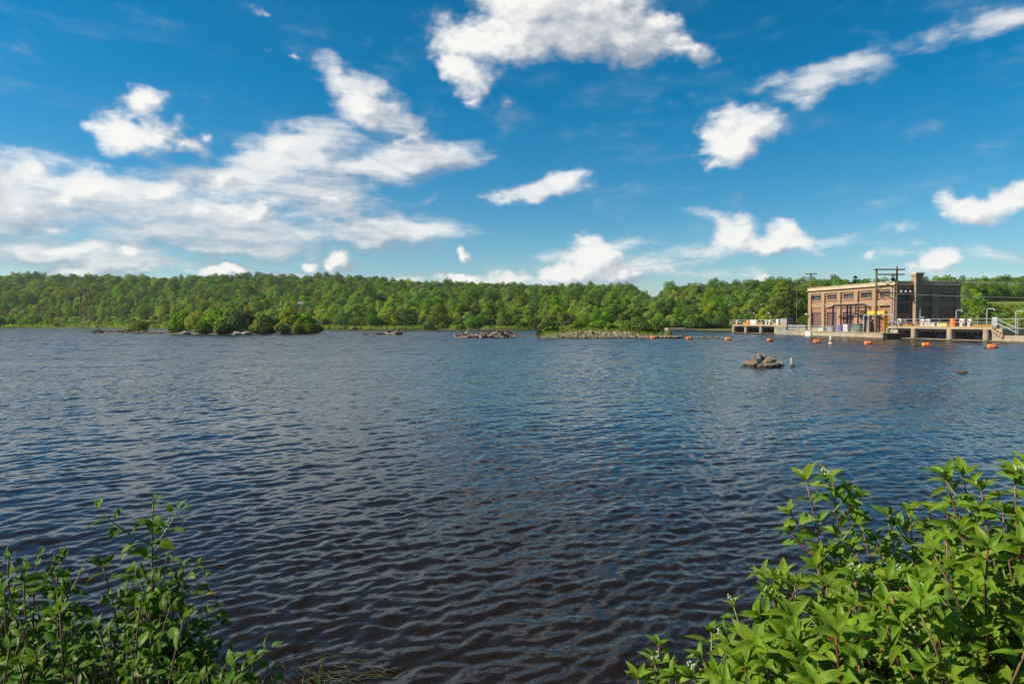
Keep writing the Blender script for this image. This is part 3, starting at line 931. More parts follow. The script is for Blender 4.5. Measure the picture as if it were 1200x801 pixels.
M_SHADED = plain('shaded_concrete', (0.075, 0.062, 0.045), 0.6, var=0.35, scale=1.5, bump=0.4)  # concrete with the shade of side faces put into its colour
M_DARKM = plain('black_steel', (0.018, 0.018, 0.02), 0.5, var=0.3, scale=2)
M_GALV = plain('galvanised_steel', (0.38, 0.39, 0.40), 0.5, metal=0.35, var=0.12, scale=2)
M_WHITE = plain('white_paint', (0.52, 0.51, 0.48), 0.5, var=0.06, scale=1.5, wear=(0.5, 0.46, 0.4))
M_YEL = plain('yellow_paint', (0.72, 0.42, 0.01), 0.45, var=0.08, scale=1.5)
M_OCHRE = plain('ochre_timber', (0.38, 0.22, 0.07), 0.8, var=0.2, scale=3)
M_ORANGE = plain('orange_plastic', (0.82, 0.19, 0.03), 0.45, var=0.08, scale=2)
M_PURP = plain('purple_plastic', (0.13, 0.09, 0.36), 0.45, var=0.1, scale=2)
M_POLE = plain('weathered_pole_wood', (0.16, 0.11, 0.07), 0.9, var=0.25, scale=3)
M_FRAME = plain('maroon_window_frame', (0.16, 0.065, 0.05), 0.6, var=0.15, scale=2)
M_DOOR = plain('rust_red_door', (0.30, 0.105, 0.06), 0.65, var=0.15, scale=2)
M_LAMP = plain('lamp_enamel', (0.6, 0.6, 0.6), 0.4, var=0.1)
M_ROOF = plain('roof_felt', (0.09, 0.085, 0.08), 0.9, var=0.2)
M_STEELW = plain('cable', (0.25, 0.25, 0.25), 0.5, metal=0.5)
M_GLAZ, nt, b = principled('window_glass')
tcn = nt.n('ShaderNodeNewGeometry').outputs['Position']
c = nt.mix(nt.smooth(nt.noise(tcn, 0.9, 2, 0.5), 0.4, 0.6), (0.035, 0.045, 0.05), (0.10, 0.11, 0.105))
nt.link(c, b.inputs['Base Color']); b.inputs['Roughness'].default_value = 0.22; b.inputs['Specular IOR Level'].default_value = 0.5
M_GLAZ3 = plain('dusty_door_glass', (0.20, 0.145, 0.13), 0.4, var=0.35, scale=0.8)
M_GLAZ2, nt, b = principled('frosted_block_glass')
b.inputs['Base Color'].default_value = (0.10, 0.13, 0.145, 1); b.inputs['Roughness'].default_value = 0.4

# ------------------------------------------------------------------ the dam line: x = downstream, y = along the dam away from the camera
DT = R(9.2)
CORNER = Vector((63.8, 114.0, 0))
BX, AX = Vector((math.cos(DT), math.sin(DT), 0)), Vector((-math.sin(DT), math.cos(DT), 0))
def D(q, s, z=0.0):
    return CORNER + BX * q + AX * s + Vector((0, 0, z))
def dam_thing(name, label, cat, q, s, z, group=None, turn=0.0):
    return thing(name, label, cat, D(q, s, z), DT + turn, group)

# ground slabs
def slab(name, q0, q1, s0, s1, z0, z1, mat, label, kind='structure'):
    mb = MB().box(((q0 + q1) / 2, (s0 + s1) / 2, (z0 + z1) / 2), (q1 - q0, s1 - s0, z1 - z0))
    o = mb.build(name, mat); o.location = CORNER; o.rotation_euler = (0, 0, DT)
    return tag(o, label, kind=kind)
YZ = 0.9
slab('powerhouse_yard', -5.1, 34, -4.2, 19.9, -2, YZ, M_CONCG, 'concrete yard around the powerhouse')
slab('powerhouse_yard', -0.6, 34, 19.9, 31.5, -2, YZ, M_CONCG, 'concrete yard at the far end of the powerhouse')
slab('abutment_ground', -1.4, 60, -60, -22.7, -2, 0.75, lm, 'grass ground on the right abutment')
slab('spillway_sill', -2.4, 1.0, -22.7, -4.3, -2, 0.18, M_CONC, 'low concrete sill under the right spillway')
slab('spillway_sill', -0.2, 3.0, 31.6, 55.0, -2, 0.16, M_CONC, 'low concrete sill under the left spillway')

# forebay retaining wall (in cast lengths)
t = dam_thing('forebay_wall', 'pale concrete retaining wall along the water before the powerhouse', 'retaining wall', -5.6, 0, 0)
edges = [-4.6, 2.0, 8.0, 14.6, 16.4, 20.2]
for i in range(len(edges) - 1):
    a, c_ = edges[i], edges[i + 1]
    white = i == 3
    o = MB().box((0.25 if not white else 0.15, (a + c_) / 2, -0.35), (0.5 if not white else 0.7, c_ - a - 0.04, 2.5 if not white else 2.44), bevel=0.05).build('wall_length', M_CONC if not white else M_WHITE, t)
o = MB().box((0.18, 7.8, 0.93), (0.62, 24.9, 0.10), bevel=0.03).build('coping', M_STONE, t)
o = MB().box((2.3, -4.5, -0.35), (3.6, 0.4, 2.48), bevel=0.04).build('return_wall', M_SHADED, t)  # dark colour paints in the shade on this face

def railing(t, pts, h, post_step, rails=(1.0, 0.52), r=0.035, mat=None, posts_below=0.0, post_name='post', pr=None):
    """posts and rails along a polyline, as parts of t (local coordinates)"""
    mat = mat or M_GALV
    for a, b_ in zip(pts[:-1], pts[1:]):
        a, b_ = Vector(a), Vector(b_)
        n = max(1, round((b_ - a).length / post_step))
        pm = MB().tube([(0, 0, -posts_below), (0, 0, h)], pr or r * 1.15, 6).mesh(post_name, mat)
        for i in range(n + 1):
            link(post_name, pm, t, a.lerp(b_, i / n))
        for k in rails:
            MB().tube([a + Vector((0, 0, h * k)), b_ + Vector((0, 0, h * k))], r, 6).build('rail', mat, t)

t = dam_thing('forebay_railing', 'galvanised railing along the forebay wall before the powerhouse', 'railing', 0, 0, YZ)
railing(t, [(-4.9, 1.0, 0), (-4.9, 19.6, 0)], 1.05, 2.0, rails=(1.0, 0.66, 0.33), r=0.03)
t = dam_thing('fence', 'pale picket railing between small spillway and powerhouse', 'railing', 0, 0, YZ)
for i in range(15):
    MB().box((-0.3, 25.2 + i * 0.42, 0.6), (0.06, 0.12, 1.2)).build('picket', M_WHITE, t)
for z in (0.35, 1.05):
    MB().box((-0.25, 28.1, z), (0.05, 6.2, 0.08)).build('rail', M_WHITE, t)

# ------------------------------------------------------------------ spillways
def spillway(name, label, s_near, s_far, piers, zt, right):
    t = dam_thing(name, label, 'spillway', 0, 0, 0)
    L_ = s_far - s_near
    # deck girder, slab and curb
    MB().box((1.3, (s_near + s_far) / 2, zt - 0.14), (3.6, L_, 0.28), bevel=0.03).build('deck', M_CONC, t)
    MB().box((1.5, (s_near + s_far) / 2, zt - 0.48), (2.8, L_ - 0.3, 0.38)).build('girder', M_CONCG, t)
    MB().box((-0.42, (s_near + s_far) / 2, zt + 0.07), (0.16, L_, 0.16), bevel=0.02).build('curb', M_OCHRE, t)
    for s in piers:
        p = MB()
        # rounded nose upstream, straight body
        nose = [(-0.75 + 0.35 - 0.35 * math.cos(a), 0.42 * math.sin(a)) for a in np.linspace(-math.pi / 2, math.pi / 2, 7)]
        ring = nose + [(3.6, 0.42), (3.6, -0.42)]
        n = len(ring)
        vs = [(x, s + y, -1.6) for x, y in ring] + [(x, s + y, zt - 0.28) for x, y in ring]
        p.add(vs, [tuple(range(n - 1, -1, -1)), tuple(range(n, 2 * n))] + [(i, (i + 1) % n, n + (i + 1) % n, n + i) for i in range(n)])
        o = p.build('pier', M_CONC, t)
        MB().box((1.6, s - 0.44, 0.55), (3.2, 0.06, 2.0)).build('gate_slot', M_SHADED, o)  # dark sheet added to paint shade on the pier's near side
    ps = sorted(piers)
    for a, c_ in zip(ps[:-1], ps[1:]):
        o = MB().box((1.9, (a + c_) / 2, 0.95), (0.22, c_ - a - 0.9, 0.5)).build('gate', M_DARKM, t)
        for k in range(6):
            MB().box((1.72, a + 0.9 + (c_ - a - 1.8) * k / 5, 0.95), (0.14, 0.14, 0.5)).build('rib', M_CONCG, o)
        MB().box((1.9, (a + c_) / 2, 1.45), (0.3, c_ - a - 0.9, 0.1)).build('beam', M_CONCG, t)
    return t
ZD = 1.92
SQ, SS = -2.0, -2.5          # the right spillway stands a little upstream of the building line
_D = D
def D(q, s, z=0.0):
    return _D(q + SQ, s + SS, z) if s < 0.9 and z > 1.5 and q > -0.7 else _D(q, s, z)
sp = spillway('gated_spillway', 'long gated spillway deck on tan piers right of the powerhouse', -19.2, 1.6, [1.1, -4.8, -11.9, -18.2], ZD, True)
sp.location = _D(SQ, SS, 0)
MB().box((1.5, -20.0, 0.9), (4.0, 1.6, 1.75), bevel=0.05).build('abutment', M_CONC, sp)
for k in range(4):
    MB().box((-0.1 + 0.02 * k, -19.6 - 0.42 * k, 1.5 - 0.22 * k), (1.3, 0.44, 0.5)).build('step', M_TAN, sp)
sp2 = spillway('small_gated_spillway', 'small gated spillway deck left of the powerhouse', 31.4, 55.6, [55.0, 48.9, 42.0, 35.7], ZD, False)
MB().box((0.9, 33.4, 0.35), (3.0, 3.9, 2.6), bevel=0.05).build('block', M_CONCG, sp2)
MB().box((-0.75, 25.6, -0.35), (0.4, 11.6, 2.5), bevel=0.05).build('block', M_CONCG, sp2)

t = dam_thing('river_wall', 'weathered concrete wall at the right edge beyond the spillway', 'retaining wall', 0, 0, 0)
for i in range(6):
    MB().box((-2.1, -25.2 - i * 5.0, -0.25), (0.7, 4.96, 2.3), bevel=0.06).build('wall_length', M_CONC, t)
t = dam_thing('spillway_railing', 'long galvanised railing on the right spillway deck', 'railing', 0, 0, ZD)
t.location = _D(SQ, SS, ZD)
railing(t, [(-0.38, 1.5, 0.1), (-0.38, -19.0, 0.1)], 1.12, 2.2, rails=(1.0, 0.55), r=0.035)
t = dam_thing('spillway_railing', 'white railing on the small spillway deck', 'railing', 0, 0, ZD)
railing(t, [(-0.38, 55.4, 0.1), (-0.38, 31.6, 0.1)], 1.1, 2.4, rails=(1.0, 0.55), r=0.035, mat=M_WHITE)
t = dam_thing('wall_railing', 'tall galvanised pipe railing on the right concrete wall', 'railing', 0, 0, 0.9)
railing(t, [(-2.0, -22.6, 0), (-2.0, -48, 0)], 2.2, 2.6, rails=(1.0, 0.45), r=0.045)
t = dam_thing('stair_railing', 'sloping stair handrail at the end of the spillway deck', 'handrail', 0, 0, ZD)
t.location = _D(SQ, SS, ZD)
for z in (1.15, 0.55):
    MB().tube([(-0.4, -19.3, z), (-0.45, -20.0, z), (-0.5, -22.8, z - 1.1), (-0.5, -23.1, z - 1.12)], 0.045, 6).build('rail', M_GALV, t)
for s, z in ((-19.5, 0), (-22.8, -1.1)):
    MB().tube([(-0.45, s, z - 0.1), (-0.45, s, z + 1.15)], 0.05, 6).build('post', M_GALV, t)
t = dam_thing('control_box', 'white metal control box on the end of the spillway railing', 'control box', -0.3, -19.6, ZD)
MB().box((0, 0, 0.85), (0.5, 0.8, 1.1), bevel=0.04).build('cabinet', M_WHITE, t)
MB().box((-0.26, 0, 0.85), (0.03, 0.66, 0.9)).build('door', M_GALV, t)
MB().box((0, 0, 0.15), (0.4, 0.6, 0.3)).build('plinth', M_CONCG, t)

M_HOIST = plain('cream_hoist_paint', (0.55, 0.52, 0.45), 0.6, var=0.12, scale=2, wear=(0.3, 0.25, 0.18))
# hoists and gear on the decks
def gate_hoist(label, s, q, r=0.48, group='white gate hoists on the spillway decks', mat=None):
    t = dam_thing('gate_hoist', label, 'gate hoist', q, s, ZD, group)
    mat = mat or M_HOIST; r *= 0.8
    MB().box((0, 0, 0.3), (0.5, 0.5, 0.6), bevel=0.05).build('pedestal', mat, t)
    RY = Matrix.Rotation(math.pi / 2, 4, 'Y')
    MB().lathe([(0.12, -0.22), (r * 0.75, -0.2), (r, -0.1), (r, 0.1), (r * 0.8, 0.17), (0.15, 0.2)], 18, RY, (-0.02, 0, 0.85)).build('drum', mat, t)
    MB().lathe([(0.1, -0.1), (0.13, 0.1)], 10, RY, (-0.3, 0, 0.85)).build('hub', M_OCHRE, t)
    MB().tube([(0, 0.45, 0.85), (0, -0.45, 0.85)], 0.05, 6).build('axle', M_GALV, t)
    return t
gate_hoist('tall white gate hoist beside the wooden pole frame', -0.9, 0.25, 0.62)
gate_hoist('left one of the two round hoists near the thin lamp mast', -5.9, 0.25)
gate_hoist('right one of the two round hoists near the thin lamp mast', -7.0, 0.25, 0.52)
gate_hoist('round white hoist just right of the orange barrel', -13.4, 0.25, 0.55)
gate_hoist('second hoist right of the orange barrel, with reddish top', -14.7, 0.3, 0.45)
gate_hoist('white hoist at the far left of the small spillway deck', 54.0, 0.0, 0.4)
gate_hoist('left of the two white hoists in the middle of the small spillway', 40.4, 0.0, 0.45)
gate_hoist('right of the two white hoists in the middle of the small spillway', 39.0, 0.0, 0.45)
def barrel(label, q, s, z, mat, h=0.95, r=0.32, group=None, name='barrel'):
    t = dam_thing(name, label, 'barrel', q, s, z, group)
    MB().lathe([(r * 0.94, 0), (r, 0.03), (r, h * 0.3), (r * 1.04, h * 0.33), (r, h * 0.36), (r, h * 0.63), (r * 1.04, h * 0.66), (r, h * 0.69), (r, h - 0.04), (r * 0.95, h)], 18).build('drum', mat, t, smooth=False)
    MB().lathe([(r * 0.9, h), (r * 0.88, h + 0.03)], 18).build('lid', mat, t)
    return t
barrel('orange barrel standing on the right spillway deck', 0.0, -12.1, ZD, M_ORANGE, 1.25, 0.42)
barrel('orange barrel standing on the small spillway deck', 0.0, 48.4, ZD, M_ORANGE, 1.1, 0.5)
barrel('purple drum by the forebay railing', -4.3, 7.9, YZ, M_PURP, 1.25, 0.5)
def gear_box(name, label, cat, q, s, z, d, mat, lidmat=None, group=None):
    t = dam_thing(name, label, cat, q, s, z, group)
    MB().box((0, 0, d[2] / 2 + 0.06), d, bevel=0.04).build('case', mat, t)
    MB().box((0, 0, d[2] + 0.09), (d[0] * 1.06, d[1] * 1.04, 0.07), bevel=0.02).build('lid', lidmat or mat, t)
    for sy in (-1, 1):
        MB().box((0, sy * d[1] * 0.35, 0.03), (d[0] * 0.9, 0.12, 0.07)).build('skid', M_DARKM, t)
    return t
gear_box('white_chest', 'white chest below the twin hoists on the right deck', 'chest', 0.35, -7.4, ZD, (0.6, 2.2, 0.5), M_WHITE)
gear_box('pale_yellow_chest', 'pale yellow chest right of the twin hoists', 'chest', 0.4, -9.8, ZD, (0.6, 1.9, 0.45), plain('cream_paint', (0.70, 0.62, 0.25), 0.6, var=0.1))
for i, (s, L_, nm) in enumerate(((-2.6, 2.0, 'near the wooden pole frame'), (-4.7, 1.5, 'before the thin lamp mast'), (-11.3, 1.0, 'left of the orange barrel'), (-16.3, 2.2, 'at the right end of the spillway deck'), (-18.2, 1.6, 'beside the white control box'))):
    gear_box('timber_stack', 'ochre timber stack ' + nm, 'timber stack', 0.5, s, ZD, (0.5, L_, 0.32), M_OCHRE, M_OCHRE, 'ochre timber stacks on the right deck')
for s, nm in ((43.4, 'left of the twin hoists'), (37.2, 'right of the twin hoists'), (50.6, 'left of the orange barrel')):
    gear_box('timber_stack', 'ochre timber stack on small spillway, ' + nm, 'timber stack', 0.4, s, ZD, (0.6, 2.2, 0.4), M_OCHRE, M_OCHRE, 'ochre timber stacks on the small spillway')
gear_box('white_cabinet', 'wide white cabinet right of the barrel on small spillway', 'cabinet', 0.1, 46.0, ZD, (0.6, 3.0, 1.15), M_WHITE, plain('peach_paint', (0.65, 0.4, 0.3), 0.6))
gear_box('grey_tank', 'grey metal tank on the right end of the small spillway', 'tank', 0.6, 33.2, ZD, (1.6, 2.6, 1.4), M_CONCG, M_GALV)
gear_box('white_cabinet', 'narrow white cabinet beside the grey tank', 'cabinet', -0.2, 35.2, ZD, (0.5, 0.9, 1.3), M_WHITE)

def gooseneck(label, q, s, h=2.4, arm=1.3, leg2=False, z=ZD):
    t = dam_thing('davit', label, 'davit', q, s, z)
    P_ = [(0, 0, 0), (0, 0, h - 0.25), (0, -0.08, h - 0.06), (0, -0.3, h), (0, -arm + 0.25, h), (0, -arm + 0.06, h - 0.07), (0, -arm, h - 0.3)]
    if leg2: P_.append((0, -arm, 0))
    MB().tube(P_, 0.07, 8).build('pipe', M_GALV, t)
    MB().box((0, 0, 0.04), (0.3, 0.3, 0.08)).build('base_plate', M_GALV, t)
    if not leg2:
        MB().box((0, -arm, h - 0.42), (0.12, 0.12, 0.25)).build('hook_block', M_DARKM, t)
    return t
gooseneck('bent pipe davit by the orange barrel', 0.9, -11.6, 2.5, 1.1)
gooseneck('bent pipe davit near the right end of the spillway deck', 1.2, -16.6, 2.6, 1.2)
gooseneck('square pipe arch rising behind the tall right railing', 1.6, -21.3, 3.4, 2.2, True, 0.75)
t = dam_thing('lamp_mast', 'thin mast with small arm rising behind the right spillway railing', 'mast', 0.6, -4.9, ZD)
MB().tube([(0, 0, 0), (0, 0, 2.7)], [0.07, 0.05], 6).build('mast', M_GALV, t)
MB().tube([(0, 0, 1.5), (0, -0.9, 1.5)], 0.07, 6).build('arm', M_GALV, t)
for s, h_, lab in ((-22.5, 4.3, 'thin pale post standing behind the square pipe arch'), (-27.0, 2.6, 'short thin pole right of the pipe arch'),):
    t = dam_thing('thin_post', lab, 'post', 2.5, s, 0.75)
    MB().tube([(0, 0, 0), (0, 0, h_)], 0.05, 6).build('shaft', M_GALV, t)
    MB().box((0, 0, h_), (0.14, 0.14, 0.2)).build('cap', M_WHITE, t)
for s, lab in ((47.5, 'left of the two thin lamps over the small spillway'), (41.0, 'right of the two thin lamps over the small spillway')):
    t = dam_thing('deck_lamp', lab, 'lamp post', 1.2, s, ZD)
    MB().tube([(0, 0, 0), (0, 0, 2.5), (-0.3, -0.3, 2.75), (-0.8, -0.9, 2.8)], 0.05, 6).build('post', M_GALV, t)
    MB().box((-0.9, -1.1, 2.78), (0.3, 0.7, 0.12)).build('lamp', M_LAMP, t)

# ------------------------------------------------------------------ powerhouse
PL, PW, PH = 24.5, 12.4, 8.6
ph = dam_thing('powerhouse', 'two storey tan and red brick powerhouse on the dam', 'powerhouse', 0, 0, YZ)
def wall_with_holes(a0, a1, z0, z1, holes, x_out, x_in, axis):
    """a wall sheet with real openings and reveals; axis 'y': runs along y, faces -x; axis 'x': runs along x, faces -y"""
    us = sorted({a0, a1, *[h[0] for h in holes], *[h[1] for h in holes]})
    vs_ = sorted({z0, z1, *[h[2] for h in holes], *[h[3] for h in holes]})
    mb = MB()
    P_ = (lambda u, z, d: (d, u, z)) if axis == 'y' else (lambda u, z, d: (u, d, z))
    for i in range(len(us) - 1):
        for j in range(len(vs_) - 1):
            cu, cz = (us[i] + us[i + 1]) / 2, (vs_[j] + vs_[j + 1]) / 2
            if any(h[0] < cu < h[1] and h[2] < cz < h[3] for h in holes): continue
            mb.add([P_(us[i], vs_[j], x_out), P_(us[i + 1], vs_[j], x_out), P_(us[i + 1], vs_[j + 1], x_out), P_(us[i], vs_[j + 1], x_out)], [(0, 1, 2, 3)])
    for h in holes:
        c4 = [(h[0], h[2]), (h[1], h[2]), (h[1], h[3]), (h[0], h[3])]
        for k in range(4):
            a, b_ = c4[k], c4[(k + 1) % 4]
            mb.add([P_(a[0], a[1], x_out), P_(b_[0], b_[1], x_out), P_(b_[0], b_[1], x_in), P_(a[0], a[1], x_in)], [(0, 1, 2, 3)])
    return mb
def window(parent, u0, u1, z0, z1, d, axis, cols, rows, glass=None, frame=None, th=0.07, name='window', bar=0.05):
    """frame with glazing bars in one mesh, each pane a sub-part"""
    frame = frame or M_FRAME; glass = glass or M_GLAZ
    S = -1
    P_ = (lambda u, z, dd: Vector((dd, u, z))) if axis == 'y' else (lambda u, z, dd: Vector((u, dd, z)))
    def bx(mb, ua, ub, za, zb, dc, dt):
        c = P_((ua + ub) / 2, (za + zb) / 2, dc)
        dm = (dt, ub - ua, zb - za) if axis == 'y' else (ub - ua, dt, zb - za)
        mb.box(c, dm)
    mb = MB()
    bx(mb, u0, u1, z0, z0 + th, d, 0.1); bx(mb, u0, u1, z1 - th, z1, d, 0.1)
    bx(mb, u0, u0 + th, z0 + th, z1 - th, d, 0.1); bx(mb, u1 - th, u1, z0 + th, z1 - th, d, 0.1)
    for i in range(1, cols):
        u = u0 + (u1 - u0) * i / cols; bx(mb, u - bar / 2, u + bar / 2, z0 + th, z1 - th, d, 0.07)
    for j in range(1, rows):
        z = z0 + (z1 - z0) * j / rows; bx(mb, u0 + th, u1 - th, z - bar / 2, z + bar / 2, d + 0.005, 0.07)
    w = mb.build(name, frame, parent)
    pu, pz = (u1 - u0) / cols, (z1 - z0) / rows
    for i in range(cols):
        for j in range(rows):
            m2 = MB(); bx(m2, u0 + i * pu + 0.02, u0 + (i + 1) * pu - 0.02, z0 + j * pz + 0.02, z0 + (j + 1) * pz - 0.02, d + 0.04, 0.012)
            m2.build('pane', glass, w)
    return w
bay = PL / 5
holes, big = [], []
for i in range(5):
    y0 = i * bay
    holes.append((y0 + 1.15, y0 + bay - 0.95, 6.02, 6.92))
    if i > 0: holes.append((y0 + 1.0, y0 + bay - 0.85, 0.55, 3.6))
    else:
        holes.append((y0 + 1.3, y0 + 3.9, 4.15, 4.75)); holes.append((y0 + 1.0, y0 + 4.0, 0.0, 3.1))
wall_with_holes(0, PL, 0, PH - 0.2, holes, 0.30, 0.62, 'y').build('brick_wall', M_BRICK, ph)
MB().box((PW / 2 + 0.2, PL / 2, 4.1), (0.1, 0.1, 0.1)).build('core', M_ROOF, ph) if False else None
# back, far end and near (camera facing) walls
MB().add([(PW, 0, 0), (PW, PL, 0), (PW, PL, PH - .2), (PW, 0, PH - .2)], [(0, 1, 2, 3)]) .build('rear_wall', M_TAN, ph)
mbw = MB(); mbw.add([(0.3, PL - 0.02, 0), (PW, PL - 0.02, 0), (PW, PL - 0.02, PH - .2), (0.3, PL - 0.02, PH - .2)], [(3, 2, 1, 0)]); mbw.build('end_wall', M_TAN, ph)
MB().box((PW / 2 + 0.3, PL / 2, PH - 0.35), (PW - 0.7, PL - 0.4, 0.2)).build('roof', M_ROOF, ph)
for i in range(6):
    yc = min(max(i * bay, 0.5), PL - 0.5)
    MB().box((0.13, yc, 3.65), (0.40, 0.98, 7.3), bevel=0.03).build('pilaster', M_TAN, ph)
for i in range(5):
    y0, y1 = i * bay, (i + 1) * bay
    a = y0 + (1.0 if i == 0 else 0.5); c_ = y1 - (1.0 if i == 4 else 0.5)
    MB().box((0.24, (a + c_) / 2, 5.05), (0.16, c_ - a - 0.01, 0.92)).build('spandrel', M_TAN, ph)
    MB().box((0.26, (a + c_) / 2, 7.12), (0.12, c_ - a - 0.01, 0.24)).build('lintel', M_TAN, ph)
    # raised brick surround of the upper window, sill
    MB().box((0.235, (y0 + y1) / 2 + 0.1, 5.96), (0.2, 3.1, 0.1)).build('sill', M_STONE, ph)
    if i > 0:
        MB().box((0.235, (y0 + y1) / 2 + 0.07, 0.49), (0.22, 3.3, 0.12)).build('sill', M_STONE, ph)
        MB().box((0.26, (a + c_) / 2, 0.2), (0.12, c_ - a - 0.01, 0.42)).build('plinth', M_CONC, ph)
for i in range(5):
    y0 = i * bay
    window(ph, y0 + 1.15, y0 + bay - 0.95, 6.02, 6.92, 0.5, 'y', 4, 1)
    if i > 0:
        window(ph, y0 + 1.0, y0 + bay - 0.85, 0.55, 3.6, 0.5, 'y', 6, 5, glass=M_GLAZ3, bar=0.09, th=0.12)
    else:
        window(ph, y0 + 1.3, y0 + 3.9, 4.15, 4.75, 0.5, 'y', 4, 1)
        dr = MB().box((0.55, y0 + 2.5, 1.55), (0.08, 3.0, 3.1)).build('door', M_DOOR, ph)
        for k in range(5):
            MB().box((0.49, y0 + 2.5, 0.35 + k * 0.6), (0.05, 2.9, 0.06)).build('rib', M_FRAME, dr)
# cornice: frieze, moulding, parapet, coping; runs round the whole roof
def ring_band(z0, z1, out, mat, name):
    zc, h = (z0 + z1) / 2, z1 - z0
    MB().box((0.2 - out / 2 - 0.05 + 0.1, PL / 2, zc), (out + 0.5, PL + 2 * out, h), bevel=0.03).build(name, mat, ph)
    MB().box((PW / 2 + 0.25, 0.2 - out / 2, zc), (PW - 0.5 + out, out + 0.4, h - 0.004), bevel=0.03).build(name, mat, ph)
    MB().box((PW / 2 + 0.25, PL - 0.2 + out / 2, zc), (PW - 0.5 + out, out + 0.4, h - 0.004), bevel=0.03).build(name, mat, ph)
    MB().box((PW - 0.2 + out / 2, PL / 2, zc), (out + 0.4, PL - 0.5, h - 0.008)).build(name, mat, ph)
ring_band(7.27, 7.92, 0.0, M_TAN, 'frieze')
ring_band(7.92, 8.06, 0.34, M_STONE, 'cornice')
ring_band(8.06, 8.50, 0.12, M_STONE, 'parapet')
ring_band(8.50, 8.62, 0.20, M_STONE, 'coping')
# camera-facing (shaded) wall: dark glazed bay left of the chimney, blind brick panels to the right
WX = 0.28
hs = [(0.75, 2.85, 5.3, 6.5), (0.75, 2.85, 3.2, 4.75), (1.0, 2.5, 1.0, 2.5)]
wall_with_holes(0, PW, 0, PH - 0.2, hs, WX, WX + 0.3, 'x').build('brick_wall', M_BRICK, ph)
window(ph, 0.75, 2.85, 5.3, 6.5, WX + 0.18, 'x', 4, 2, frame=M_DARKM)
window(ph, 0.75, 2.85, 3.2, 4.75, WX + 0.18, 'x', 5, 3, glass=M_GLAZ2, frame=M_DARKM)
window(ph, 1.0, 2.5, 1.0, 2.5, WX + 0.18, 'x', 2, 2, glass=M_GLAZ2, frame=M_DARKM)
for xa, xb in ((6.95, 8.35), (11.55, PW)):
    MB().box(((xa + xb) / 2, 0.1, 3.65), (xb - xa, 0.4, 7.3), bevel=0.02).build('pilaster', M_TAN, ph)
for xa, xb in ((4.75, 6.94), (8.36, 11.54)):
    MB().box(((xa + xb) / 2, 0.19, 4.85), (xb - xa - 0.01, 0.2, 0.9)).build('spandrel', M_TAN, ph)
    MB().box(((xa + xb) / 2, 0.19, 7.0), (xb - xa - 0.01, 0.2, 0.5)).build('lintel', M_TAN, ph)
ch = MB().box((3.95, -0.25, 4.85), (1.25, 1.0, 9.7), bevel=0.02).build('chimney', M_TAN, ph)
MB().box((3.95, -0.25, 9.55), (1.45, 1.2, 0.35), bevel=0.03).build('corbel', M_TAN, ch)
MB().box((3.95, -0.25, 9.86), (1.62, 1.36, 0.28), bevel=0.03).build('cap', M_STONE, ch)
for k in range(3):
    lp = MB().tube([(0.9 + 0.85 * k, 0.25, 7.05), (0.9 + 0.85 * k, -0.3, 7.1), (0.9 + 0.85 * k, -0.4, 6.98)], 0.035, 6).build('wall_lamp', M_GALV, ph)
    MB().lathe([(0.05, 0.15), (0.09, 0.08), (0.22, -0.1), (0.2, -0.12)], 12, None, (0.9 + 0.85 * k, -0.4, 6.9)).build('shade', M_LAMP, lp)
lp = MB().tube([(-0.05, PL - 0.3, 3.4), (-0.5, PL - 0.3, 3.5)], 0.04, 6).build('wall_lamp', M_GALV, ph)
MB().lathe([(0.06, 0.15), (0.28, -0.12), (0.25, -0.15)], 12, None, (-0.6, PL - 0.3, 3.4)).build('shade', M_LAMP, lp)

# black rack frame before the facade
t = dam_thing('rack_frame', 'black steel frame before the middle of the powerhouse front', 'steel frame', -2.2, 8.6, YZ)
for y in (4.6, 0.5, -0.4, -4.4):
    MB().box((0.0, y, 2.35), (0.22, 0.24, 4.7)).build('post', M_DARKM, t)
MB().tube([(0, 6.0, 4.35), (0, 4.6, 4.55), (0, 4.4, 4.8), (0, -4.0, 4.8), (0, -4.4, 4.62), (0, -5.6, 4.1)], 0.17, 8).build('top_pipe', M_DARKM, t)
MB().tube([(0, -1.8, 4.7), (0, -1.8, 3.3), (0, -2.6, 2.8), (0, -4.3, 2.9)], 0.13, 8).build('bent_pipe', M_DARKM, t)
MB().box((0.02, -3.0, 3.7), (0.15, 3.0, 0.16)).build('cross_beam', M_DARKM, t)
MB().box((0.02, -0.0, 4.3), (0.15, 9.0, 0.12)).build('cross_beam', M_DARKM, t)
# tan stair tower right behind it
t = dam_thing('ladder_stack', 'tan slatted stair against the facade behind the black frame', 'stair', -1.1, 5.6, YZ)
for k in range(9):
    MB().box((0, 0.05 * k, 0.2 + 0.28 * k), (0.7, 2.0, 0.09)).build('tread', M_STONE, t)
for y in (-1.0, 1.2):
    MB().box((-0.32, y, 1.35), (0.06, 0.1, 2.7)).build('stringer', M_STONE, t)
# yellow hoist gantry
t = dam_thing('hoist_gantry', 'yellow hoist gantry before the corner of the powerhouse', 'gantry', -2.6, 0.6, YZ)
MB().box((0, 0.2, 3.35), (0.35, 4.6, 0.5), bevel=0.03).build('beam', M_YEL, t)
MB().box((0, -1.9, 1.55), (0.4, 0.42, 3.1), bevel=0.03).build('leg', M_YEL, t)
MB().box((0, 2.2, 1.55), (0.3, 0.3, 3.1), bevel=0.03).build('leg', M_GALV, t)
t = dam_thing('pipe_arch', 'grey pipe arch under the yellow gantry', 'pipe frame', -3.4, -0.6, YZ)
MB().tube([(0, 3.6, 0), (0, 3.6, 2.85), (0, 3.4, 2.95), (0, -3.1, 2.95), (0, -3.3, 2.85), (0, -3.3, 0)], 0.09, 8).build('pipe', M_GALV, t)
